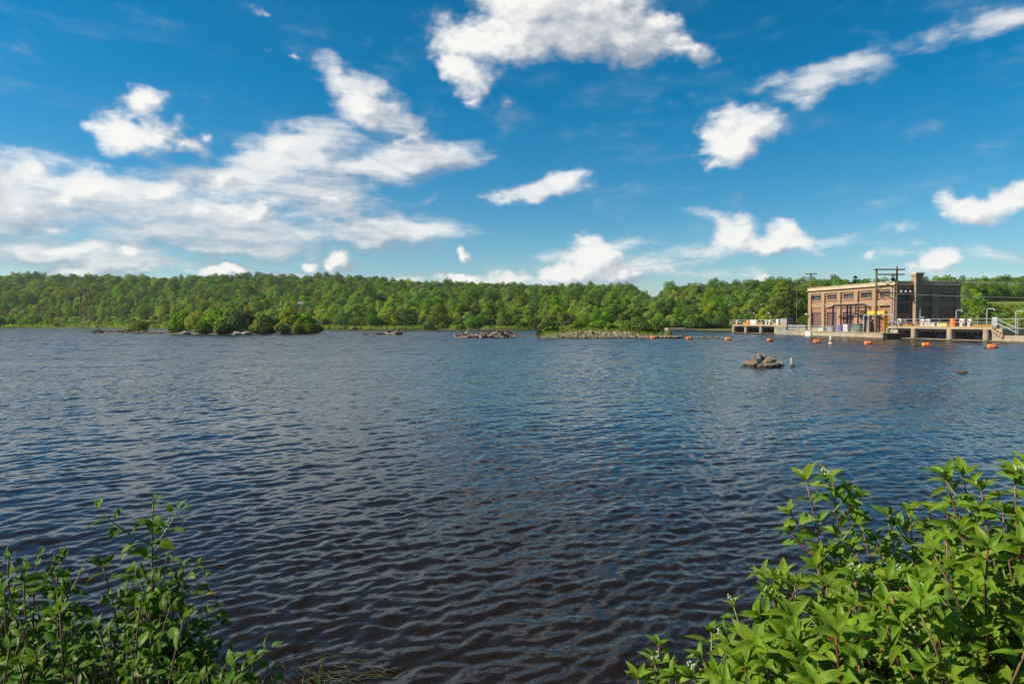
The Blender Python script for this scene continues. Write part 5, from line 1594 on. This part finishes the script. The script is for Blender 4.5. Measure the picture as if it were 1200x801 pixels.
# ------------------------------------------------------------------ near bushes
def leaf_mat(name, c1, c2, under, vein, trans=0.34, rough=0.46, hue=0.018, val=0.22):
    m = bpy.data.materials.new(name); m.use_nodes = True
    nt = NT(m.node_tree); b = m.node_tree.nodes['Principled BSDF']; out = m.node_tree.nodes['Material Output']
    uv = nt.n('ShaderNodeUVMap').outputs[0]
    u, v, _ = nt.sep(uv)
    side = nt.m('ABSOLUTE', nt.m('SUBTRACT', u, 0.5))
    # arching side veins
    ph = nt.m('SUBTRACT', nt.m('MULTIPLY', v, 46.0), nt.m('MULTIPLY', nt.m('POWER', side, 0.8), 30.0))
    ve = nt.smooth(nt.m('SINE', ph), 0.80, 1.0)
    mid = nt.smooth(side, 0.012, 0.04, 1, 0)
    vv = nt.m('MAXIMUM', nt.m('MULTIPLY', ve, 0.55), mid)
    oi = nt.n('ShaderNodeObjectInfo')
    g = nt.n('ShaderNodeNewGeometry')
    rnd = nt.m('FRACT', nt.m('ADD', oi.outputs['Random'], nt.m('MULTIPLY', g.outputs['Random Per Island'], 3.7)))
    pos = g.outputs['Position']
    c = nt.mix(nt.smooth(nt.noise(pos, 45, 3, 0.6), 0.35, 0.65), c1, c2)
    c = nt.mix(nt.m('MULTIPLY', vv, 0.45), c, vein)
    hs = nt.n('ShaderNodeHueSaturation'); nt.link(c, hs.inputs['Color'])
    nt.put(hs.inputs['Hue'], nt.m('ADD', 0.5 - hue, nt.m('MULTIPLY', rnd, 2 * hue)))
    nt.put(hs.inputs['Value'], nt.m('ADD', 1 - val, nt.m('MULTIPLY', nt.m('FRACT', nt.m('MULTIPLY', rnd, 13.7)), 2 * val)))
    top = hs.outputs[0]
    c = nt.mix(g.outputs['Backfacing'], top, under)
    nt.link(c, b.inputs['Base Color']); b.inputs['Roughness'].default_value = rough; b.inputs['Specular IOR Level'].default_value = 0.22
    bp = nt.n('ShaderNodeBump'); bp.inputs['Strength'].default_value = 0.55; bp.inputs['Distance'].default_value = 0.004
    nt.put(bp.inputs['Height'], nt.m('MULTIPLY', vv, -1.0)); nt.link(bp.outputs[0], b.inputs['Normal'])
    tr = nt.n('ShaderNodeBsdfTranslucent'); nt.link(nt.mix(1.0, top, (1.5, 1.35, 0.35), 'MULTIPLY'), tr.inputs[0])
    mx = nt.n('ShaderNodeMixShader'); mx.inputs[0].default_value = trans
    nt.link(b.outputs[0], mx.inputs[1]); nt.link(tr.outputs[0], mx.inputs[2]); nt.link(mx.outputs[0], out.inputs[0])
    return m
M_DOG = leaf_mat('dogwood_leaf', (0.095, 0.185, 0.008), (0.165, 0.26, 0.012), (0.14, 0.21, 0.07), (0.17, 0.25, 0.03))
M_DOGY = leaf_mat('yellowed_leaf', (0.50, 0.30, 0.02), (0.55, 0.38, 0.03), (0.5, 0.35, 0.06), (0.4, 0.18, 0.03))
M_ALD = leaf_mat('alder_leaf', (0.055, 0.128, 0.008), (0.11, 0.20, 0.011), (0.07, 0.12, 0.04), (0.08, 0.15, 0.02))
M_STEMR = plain('red_stem', (0.15, 0.04, 0.025), 0.5, var=0.3, scale=30)
M_STEMB = plain('brown_stem', (0.15, 0.095, 0.05), 0.7, var=0.3, scale=30)
M_STEMG = plain('green_stem', (0.16, 0.19, 0.05), 0.6, var=0.25, scale=30)
M_BERRY = plain('white_berry', (0.31, 0.38, 0.19), 0.45, var=0.12, scale=60)
M_GRASS = plain('water_grass', (0.055, 0.06, 0.02), 0.7, var=0.4, scale=20)

def leaf_mesh(name, W, mats, fold=0.28, arch=0.25, tip=1.0, wave=0.0, twist=0.0, rows=8, serr=0.0):
    """a leaf one unit long along +x, normal +z: pointed oval, folded along the midrib and arched"""
    cols = (-1, -0.5, 0, 0.5, 1)
    V, UV = [], []
    for i in range(rows + 1):
        t = i / rows
        w = W * 0.5 * (math.sin(math.pi * t ** 0.82) ** (0.85) if 0 < t < 1 else 0) * (1 - 0.25 * tip * t ** 3)
        w = max(w, 0.004)
        if serr and i % 2: w *= 1 - serr
        x = t; zc = -arch * t * t + 0.04 * math.sin(3 * t)
        tw = twist * t
        for c_ in cols:
            y = w * c_; z = abs(c_) * w * fold * 2 * (1 - 0.3 * abs(c_)) + wave * math.sin(9 * t + (2 if c_ > 0 else 0)) * abs(c_) * w
            V.append((x, y * math.cos(tw) - z * math.sin(tw), zc + z * math.cos(tw) + y * math.sin(tw)))
            UV.append((0.5 + 0.5 * c_ * 0.9, t))
    n = len(cols)
    Q = [(i * n + j, (i + 1) * n + j, (i + 1) * n + j + 1, i * n + j + 1) for i in range(rows) for j in range(n - 1)]
    me = np_mesh(name, V, quads=Q, mat=mats)
    ul = me.uv_layers.new(name='UVMap')
    idx = np.empty(len(me.loops), np.int32); me.loops.foreach_get('vertex_index', idx)
    ul.data.foreach_set('uv', np.array(UV, np.float32)[idx].ravel())
    return me
rl = random.Random(4)
DOG = [leaf_mesh('leaf', rl.uniform(0.31, 0.43), M_DOG, rl.uniform(0.15, 0.5), rl.uniform(0.1, 0.6), 1.0, rl.uniform(0, 0.12), rl.uniform(-0.5, 0.5)) for _ in range(10)]
DOGY = [leaf_mesh('leaf', 0.5, M_DOGY, 0.4, 0.4, 1.0, 0.1) for _ in range(2)]
ALD = [leaf_mesh('leaf', rl.uniform(0.50, 0.62), M_ALD, rl.uniform(0.1, 0.35), rl.uniform(0.05, 0.45), 0.8, rl.uniform(0, 0.15), rl.uniform(-0.4, 0.4), serr=0.08, rows=9) for _ in range(8)]

class Shrub:
    def __init__(s, name, label, base, leaves, limit=295, group=None, yellow=0.0):
        s.root = thing(name, label, 'shrub', base, 0, group)
        s.base = Vector(base); s.leaves = leaves; s.n = 0; s.limit = limit; s.rest = []; s.yellow = yellow; s.cand = []
    def leaf(s, p, d, up, size, me=None):
        d = d.normalized()
        side = up.cross(d)
        if side.length < 1e-3: side = Vector((1, 0, 0)).cross(d)
        side.normalize(); nz_ = d.cross(side)
        M = Matrix((d, side, nz_)).transposed().to_4x4()
        M = Matrix.Translation(p - s.base) @ M @ Matrix.Rotation(rl.gauss(0, 0.25), 4, 'X') @ Matrix.Diagonal((size, size, size, 1))
        if me is None:
            me = rl.choice(DOGY) if rl.random() < s.yellow * 0.6 else rl.choice(s.leaves)
            if me in DOGY: M = M @ Matrix.Diagonal((0.6, 0.6, 0.6, 1))
        s.cand.append((p, M, me))
    def finish(s):
        """the leaves that show largest become parts; the rest is one joined part"""
        def key(c_):
            p = c_[0]; px = 600 + F * p.x / max(p.y, 0.1); py = 377 + F * (CAM_H - p.z) / max(p.y, 0.1)
            inn = -30 < px < 1230 and py < 830
            return (0 if inn else 1, p.length)
        s.cand.sort(key=key)
        for p, M, me in s.cand[:s.limit]:
            o = link('leaf', me, s.root); o.matrix_local = M
        V, Q, UVs, off_ = [], [], [], 0
        rest = s.cand[s.limit:]
        if rest:
            cache = {}
            for p, M, me in rest:
                if me.name not in cache:
                    a = np.empty(len(me.vertices) * 3, np.float32); me.vertices.foreach_get('co', a)
                    q = np.empty(len(me.loops), np.int32); me.loops.foreach_get('vertex_index', q)
                    uv = np.empty(len(me.loops) * 2, np.float32); me.uv_layers[0].data.foreach_get('uv', uv)
                    cache[me.name] = (a.reshape(-1, 3), q.reshape(-1, 4), uv)
                a, q, uv = cache[me.name]
                Mn = np.array(M)
                V.append(a @ Mn[:3, :3].T + Mn[:3, 3]); Q.append(q + off_); UVs.append(uv); off_ += len(a)
            me = np_mesh('foliage', np.concatenate(V), quads=np.concatenate(Q), mat=s.leaves[0].materials[0])
            ul = me.uv_layers.new(name='UVMap'); ul.data.foreach_set('uv', np.concatenate(UVs))
            o = link('foliage', me, s.root); o['kind'] = 'stuff'
    def stem(s, pts, r0, r1, mat, name='stem'):
        n = len(pts)
        MB().tube([Vector(p) - s.base for p in pts], [r0 + (r1 - r0) * i / (n - 1) for i in range(n)], 6).build(name, mat, s.root, smooth=True)
    def berries(s, p, r=0.016, n=10):
        mb = MB()
        for i in range(n):
            d = Vector((rl.gauss(0, 1), rl.gauss(0, 1), rl.gauss(0, 0.5))).normalized()
            c_ = p - s.base + d * r * rl.uniform(0.5, 1) + Vector((0, 0, 0.012))
            q = rl.uniform(0.0026, 0.0037)
            mb.lathe([(q * 0.3, -q), (q * 0.87, -q * 0.5), (q, 0), (q * 0.87, q * 0.5), (q * 0.3, q)], 7, None, c_)
        mb.build('berry_cluster', M_BERRY, s.root, smooth=True)
def bez(a, b, c, n=14):
    return [a * (1 - t) ** 2 + b * 2 * t * (1 - t) + c * t * t for t in [i / n for i in range(n + 1)]]
UP = Vector((0, 0, 1))
LIGHT = (Vector((-0.45, -0.62, 0.72))).normalized()
def frame(d):
    a = d.cross(UP)
    if a.length < 1e-3: a = Vector((1, 0, 0))
    a.normalize()
    return a, d.cross(a).normalized()
def dog_twig(S, pts, lo, node, size, w0=0.0, terminal=True, berry=0.0):
    """opposite leaf pairs along the upper part of a twig, a whorl at its tip"""
    acc, last = 0.0, pts[0]
    w = w0
    total = sum((pts[i + 1] - pts[i]).length for i in range(len(pts) - 1))
    for i in range(1, len(pts)):
        seg = (pts[i] - pts[i - 1])
        acc += seg.length
        f = acc / total
        if f < lo: last = acc; continue
        if acc - (last if isinstance(last, float) else 0) >= node:
            last = acc
            d = seg.normalized(); a, b = frame(d)
            for sgn in (0, math.pi):
                o_ = a * math.cos(w + sgn) + b * math.sin(w + sgn)
                ld = (d * rl.uniform(0.25, 0.7) + o_ * 0.9 + Vector((0, 0, rl.uniform(-0.35, 0.15)))).normalized()
                up = (LIGHT + d * 0.35 + Vector((rl.gauss(0, .4), rl.gauss(0, .4), rl.gauss(0, .3)))).normalized()
                S.leaf(pts[i] + o_ * 0.006, ld, up, size * rl.uniform(0.75, 1.15) * (0.75 + 0.35 * min(1, (1 - f) * 3)))
            w += math.pi / 2 + rl.uniform(-0.25, 0.25)
    if terminal:
        d = (pts[-1] - pts[-2]).normalized(); a, b = frame(d)
        for k in range(4):
            o_ = a * math.cos(w + k * math.pi / 2) + b * math.sin(w + k * math.pi / 2)
            ld = (d * rl.uniform(0.6, 1.1) + o_ * 0.75).normalized()
            S.leaf(pts[-1], ld, (LIGHT + d * 0.7 + Vector((rl.gauss(0, .2), rl.gauss(0, .2), 0))).normalized(), size * rl.uniform(0.6, 1.0))
        if rl.random() < berry:
            S.berries(pts[-1] + d * 0.012)
def dog_stem(S, root, tip, bend, node=0.052, size=0.075, lo=0.45, mat=None, twigs=3, r=0.006, berry=0.35):
    mid = root.lerp(tip, 0.55) + bend
    pts = bez(root, mid, tip, 44)
    S.stem(pts[::4], r, 0.0022, mat or (M_STEMR if rl.random() < 0.22 else M_STEMB))
    dog_twig(S, pts, lo, node, size, rl.uniform(0, 3), True, berry)
    for k in range(twigs):
        i = rl.randrange(int(44 * lo), 40)
        d = (pts[i + 1] - pts[i - 1]).normalized(); a, b = frame(d); w = rl.uniform(0, 6.28)
        o_ = a * math.cos(w) + b * math.sin(w)
        e = pts[i] + (d * 0.6 + o_ * 0.7 + Vector((0, 0, 0.1))).normalized() * rl.uniform(0.08, 0.16)
        tw = bez(pts[i], (pts[i] + e) / 2 + o_ * 0.02, e, 10)
        S.stem(tw[::2], 0.003, 0.0016, M_STEMG if rl.random() < 0.5 else M_STEMR, 'twig')
        dog_twig(S, tw, 0.25, node * 0.85, size * 0.85, rl.uniform(0, 3), True, berry)
G_TOP = [(800, 812), (812, 800), (825, 776), (845, 752), (868, 742), (885, 712), (895, 690), (925, 675), (950, 672), (968, 650), (985, 640), (1005, 625), (1020, 606), (1050, 600), (1085, 596), (1100, 590), (1112, 566), (1135, 560), (1160, 580), (1185, 562), (1200, 556), (1300, 545)]
def bush_depth(py, jit):
    return max(1.15, np.interp(py, [540, 600, 700, 800, 900], [2.15, 2.1, 1.8, 1.5, 1.3]) + jit)
# three shrubs make up the right hand thicket
SH = [Shrub('dogwood_shrub', 'leafy dogwood shrub at the left of the right hand thicket, over the water', (0.95, 1.95, 0.62), DOG, 298, 'dogwood shrubs at the right of the near bank', 0.012),
      Shrub('dogwood_shrub', 'tall dogwood shrub with white berry clusters, middle of the right hand thicket', (1.25, 1.9, 0.64), DOG, 298, 'dogwood shrubs at the right of the near bank', 0.012),
      Shrub('dogwood_shrub', 'dogwood shrub with red stems at the right edge of the picture', (1.65, 1.8, 0.66), DOG, 298, 'dogwood shrubs at the right of the near bank', 0.015),
      Shrub('dogwood_shrub', 'low dogwood shrub in the bottom right corner', (1.05, 1.45, 0.78), DOG, 298, 'dogwood shrubs at the right of the near bank', 0.015)]
def root_of(S):
    return S.base + Vector((rl.uniform(-0.12, 0.12), rl.uniform(-0.12, 0.12), 0))
# the sprigs that make the outline: tip pixel, depth, a pixel the stem passes
SPR = [(0, 944, 562, 2.0, 985, 690, 0.078), (0, 975, 562, 2.05, 1000, 690, 0.066), (0, 918, 676, 1.85, 960, 740, 0.072), (0, 958, 665, 1.9, 985, 740, 0.075), (0, 890, 722, 1.7, 940, 770, 0.075), (0, 852, 748, 1.65, 900, 790, 0.07),
       (0, 822, 770, 1.6, 850, 800, 0.062), (0, 812, 792, 1.55, 830, 830, 0.06), (0, 872, 745, 1.75, 900, 800, 0.07), (0, 905, 700, 1.75, 930, 760, 0.078),
       (1, 1010, 618, 2.1, 1040, 720, 0.07), (1, 1040, 604, 2.15, 1060, 720, 0.07), (1, 1065, 600, 2.1, 1080, 700, 0.072), (1, 1090, 598, 2.1, 1095, 700, 0.072), (1, 1000, 640, 1.95, 1040, 720, 0.072),
       (2, 1108, 560, 1.9, 1150, 690, 0.08), (2, 1128, 556, 1.92, 1150, 680, 0.085), (2, 1150, 575, 1.85, 1160, 690, 0.085), (2, 1190, 556, 1.8, 1180, 690, 0.085), (2, 1215, 550, 1.8, 1200, 690, 0.085), (2, 1175, 600, 1.8, 1180, 700, 0.085), (2, 1250, 560, 1.75, 1220, 700, 0.085)]
for k, px, py, Y, mx_, my_, sz in SPR:
    S = SH[k]; tip = at(px, py, Y); via = at(mx_, my_, Y - 0.05)
    rt = root_of(S)
    bend = (via - rt.lerp(tip, 0.5)) * 0.9
    dog_stem(S, rt, tip, bend, 0.042, sz * 0.88, 0.3, M_STEMR if px == 1128 else M_STEMB, 5, 0.0038, 0.14)
# the body of the thicket
for i in range(185):
    px = rl.uniform(840, 1290) if i > 20 else rl.uniform(830, 930)
    top_ = interp(G_TOP, px)
    py = min(880, top_ + 14 + abs(rl.gauss(0, 1)) * 85 + rl.uniform(0, 60))
    Y = bush_depth(py, rl.gauss(0, 0.16))
    if py > 745 and px > 960: k = 3
    elif px < 985: k = 0
    elif px < 1110: k = 1
    else: k = 2
    S = SH[k]; tip = at(px, py, Y)
    rt = root_of(S)
    bend = Vector((rl.gauss(0.06, 0.10), rl.gauss(0, 0.08) + 0.05, 0.08))
    if tip.z < rt.z + 0.25:
        rt = Vector((tip.x + rl.uniform(0.1, 0.35), Y + rl.uniform(0.0, 0.3), tip.z - rl.uniform(0.3, 0.5)))
    dog_stem(S, rt, tip, bend, 0.052, rl.uniform(0.052, 0.076), 0.40, None, 4, 0.0036, 0.05)
for S in SH: S.finish()
# the small sprig in the water gap
S = Shrub('dogwood_sprig', 'small separate dogwood sprig at the bottom edge left of the thicket', (0.34, 1.62, 0.75), DOG, 298)
for px, py, mx_, my_, sz in ((772, 757, 776, 800, 0.045), (768, 778, 778, 815, 0.05), (784, 782, 785, 820, 0.048), (748, 796, 768, 825, 0.055), (760, 800, 772, 830, 0.05), (792, 798, 790, 830, 0.05)):
    tip = at(px, py, 1.72); rt = S.base + Vector((rl.uniform(-.05, .05), rl.uniform(-.05, .05), 0))
    dog_stem(S, rt, tip, Vector((0.02, 0.04, 0.05)), 0.042, sz, 0.5, M_STEMB, 1, 0.004, 0.1)
S.finish()

# left hand shrub with alternate leaves
def ald_stem(S, root, tip, bend, node=0.034, size=0.055, lo=0.4, r=0.005, twigs=4, mat=None):
    pts = bez(root, root.lerp(tip, 0.55) + bend, tip, 70)
    S.stem(pts[::5], r, 0.0018, mat or M_STEMB)
    def run(P_, lo_, node_, size_):
        total = sum((P_[i + 1] - P_[i]).length for i in range(len(P_) - 1)); acc = last = 0.0; w = rl.uniform(0, 6)
        for i in range(1, len(P_)):
            acc += (P_[i] - P_[i - 1]).length; f = acc / total
            if f < lo_ or acc - last < node_: continue
            last = acc
            d = (P_[i] - P_[i - 1]).normalized(); a, b = frame(d); w += 2.4 + rl.uniform(-.3, .3)
            o_ = a * math.cos(w) + b * math.sin(w)
            ld = (d * rl.uniform(0.1, 0.5) + o_ + Vector((0, 0, rl.uniform(-0.35, 0.2)))).normalized()
            S.leaf(P_[i] + o_ * 0.008, ld, (LIGHT + Vector((rl.gauss(0, .35), rl.gauss(0, .35), 0.2))).normalized(), size_ * rl.uniform(0.7, 1.15) * (0.7 + 0.5 * min(1, (1 - f) * 2)))
        d = (P_[-1] - P_[-2]).normalized()
        for k in range(2):
            S.leaf(P_[-1], (d + Vector((rl.gauss(0, .4), rl.gauss(0, .4), 0))).normalized(), LIGHT, size_ * rl.uniform(0.5, 0.75))
    run(pts, lo, node, size)
    for k in range(twigs):
        i = rl.randrange(int(70 * lo), 60); d = (pts[i + 1] - pts[i - 1]).normalized(); a, b = frame(d); w = rl.uniform(0, 6.28)
        o_ = a * math.cos(w) + b * math.sin(w)
        e = pts[i] + (d * 0.5 + o_ * 0.8 + Vector((0, 0, 0.25))).normalized() * rl.uniform(0.08, 0.17)
        tw = bez(pts[i], (pts[i] + e) / 2 + o_ * 0.02, e, 9)
        S.stem(tw[::2], 0.0026, 0.0014, M_STEMG, 'twig')
        run(tw, 0.2, node * 0.8, size * 0.9)
A_TOP = [(-260, 560), (-120, 610), (-40, 648), (0, 655), (20, 664), (45, 652), (70, 655), (85, 690), (100, 705), (125, 680), (150, 660), (195, 650), (222, 665), (228, 715), (215, 745), (245, 752), (275, 765), (300, 765), (315, 790), (330, 830)]
AS = [Shrub('alder_shrub', 'dark leafy shrub in the bottom left corner', (-1.15, 1.75, 0.7), ALD, 298, 'alder shrubs at the left of the near bank'),
      Shrub('alder_shrub', 'shrub with one tall leafy shoot, right of the corner shrub', (-0.88, 1.8, 0.68), ALD, 298, 'alder shrubs at the left of the near bank'),
      Shrub('alder_shrub', 'low shrub leaning out over the water at the bottom left', (-0.72, 1.6, 0.74), ALD, 298, 'alder shrubs at the left of the near bank')]
for k, px, py, Y, mx_, my_, sz in ((1, 180, 590, 1.75, 166, 720, 0.056), (1, 120, 662, 1.75, 150, 740, 0.055), (1, 215, 668, 1.75, 180, 740, 0.055), (1, 195, 655, 1.8, 175, 730, 0.05), (1, 222, 720, 1.7, 185, 780, 0.052),
                       (2, 300, 768, 1.6, 240, 800, 0.048), (2, 270, 772, 1.6, 220, 810, 0.05), (2, 245, 758, 1.65, 205, 800, 0.05), (0, 72, 655, 1.7, 40, 760, 0.056), (0, 45, 652, 1.75, 20, 760, 0.056), (0, 10, 655, 1.7, 0, 760, 0.056), (0, -16, 590, 1.6, -45, 720, 0.045)):
    S = AS[k]; tip = at(px, py, Y); via = at(mx_, my_, Y); rt = root_of(S)
    ald_stem(S, rt, tip, (via - rt.lerp(tip, 0.5)) * 0.9, 0.014 if px == 180 else 0.021, sz * 0.95, 0.5, 0.0032, 6 if px > -10 else 0)
for i in range(175):
    px = rl.uniform(-110, 285) if i > 30 else rl.uniform(60, 240); top_ = interp(A_TOP, px)
    py = min(880, top_ + 16 + abs(rl.gauss(0, 1)) * 65 + rl.uniform(0, 40))
    if 88 < px < 140 and py < 730 and rl.random() < 0.9: continue
    Y = max(1.15, np.interp(py, [560, 650, 750, 830], [1.95, 1.8, 1.6, 1.45]) + rl.gauss(0, 0.13))
    k = 0 if px < 95 else (1 if py < 765 and px < 235 else 2)
    S = AS[k]; tip = at(px, py, Y); rt = root_of(S)
    if tip.z < rt.z + 0.25 or abs(tip.x - rt.x) > 0.6:
        rt = Vector((tip.x + rl.uniform(-0.15, 0.1), Y + rl.uniform(0.0, 0.25), tip.z - rl.uniform(0.3, 0.5)))
    ald_stem(S, rt, tip, Vector((rl.gauss(0, .12), rl.gauss(0.03, 0.06), 0.08)), 0.03, rl.uniform(0.044, 0.058), 0.3, 0.003, 4)
for S in AS: S.finish()

# grass trailing in the shallow water, floating leaf
mb = MB()
for i in range(120):
    p = water_at(rl.gauss(365, 32), rl.uniform(768, 806)); L_ = rl.uniform(0.15, 0.5)
    a = rl.gauss(-0.5, 0.5); d = Vector((math.cos(a), math.sin(a), 0)); s_ = Vector((-d.y, d.x, 0)) * rl.uniform(0.003, 0.006)
    up = rl.uniform(-0.01, 0.03)
    q = [p + Vector((0, 0, -0.06)), p + d * L_ * 0.5 + Vector((0, 0, up)), p + d * L_ + Vector((0, 0, rl.uniform(-0.02, 0.03)))]
    mb.add([q[0] - s_, q[0] + s_, q[1] + s_, q[1] - s_, q[2]], [(0, 1, 2, 3), (3, 2, 4)])
tag(mb.build('water_grass', M_GRASS), 'thin olive grass trailing in the shallows at the bottom left', None, kind='stuff')
mb = MB()
for i in range(14):
    p = at(rl.choice((355, 362, 290, 350, 200, 205)) + rl.gauss(0, 6), 835, 2.6 + rl.uniform(0, .4)); h_ = rl.uniform(0.15, 0.3)
    a = rl.uniform(0, 6.28); d = Vector((math.cos(a), math.sin(a), 0)) * 0.03; s_ = Vector((1, 0, 0)) * 0.004
    q = [p - Vector((0, 0, 0.5)), p + d, p + d * 2.5 + Vector((0, 0, h_))]
    mb.add([q[0] - s_, q[0] + s_, q[1] + s_, q[1] - s_, q[2]], [(0, 1, 2, 3), (3, 2, 4)])
for i in range(9000):
    x_, y_ = rl.uniform(-7, 7), rl.uniform(-1.5, 4.25)
    zz = float(np.interp(y_, [-80, 0.2, 1.2, 4.2, 4.8], [1.35, 1.05, 0.85, -0.05, -0.4]))
    a = rl.uniform(0, 6.28); d = Vector((math.cos(a), math.sin(a), 0)) * rl.uniform(0.02, 0.08); s_ = Vector((-math.sin(a), math.cos(a), 0)) * rl.uniform(0.002, 0.005)
    p = Vector((x_, y_, zz - 0.04)); h_ = rl.uniform(0.08, 0.26)
    q = [p, p + d * 0.4 + Vector((0, 0, h_ * 0.6)), p + d * 1.6 + Vector((0, 0, h_))]
    mb.add([q[0] - s_, q[0] + s_, q[1] + s_, q[1] - s_, q[2]], [(0, 1, 2, 3), (3, 2, 4)])
tag(mb.build('bank_grass', F_REED), 'few green blades of bank grass at the bottom edge', None, kind='stuff')
for px, py, m_, lab in ((253, 713, DOG[0], 'green leaf floating alone right of the tall shoot'), (242, 700, DOGY[0], 'brown yellow leaf floating just left of the green floating leaf')):
    p = water_at(px, py)
    o = link('floating_leaf', m_, None, p + Vector((0, 0, 0.035))); o.scale = (0.11,) * 3; o.rotation_euler = (0, 0.0, 0.5)
    tag(o, lab, 'leaf')

# ------------------------------------------------------------------ summer haze over the whole place
hz = bpy.data.materials.new('haze'); hz.use_nodes = True
for nd in list(hz.node_tree.nodes): hz.node_tree.nodes.remove(nd)
ht = NT(hz.node_tree)
pv = ht.n('ShaderNodeVolumePrincipled')
pv.inputs['Color'].default_value = (0.86, 0.92, 1.0, 1)
pv.inputs['Density'].default_value = 0.00010
pv.inputs['Anisotropy'].default_value = 0.25
ho = ht.n('ShaderNodeOutputMaterial'); ht.link(pv.outputs[0], ho.inputs['Volume'])
tag(MB().box((0, 3000, 33.5), (26000, 26000, 73)).build('haze', hz), 'thin pale summer haze over lake and hills', None, kind='stuff')
SC.cycles.volume_bounces = 0
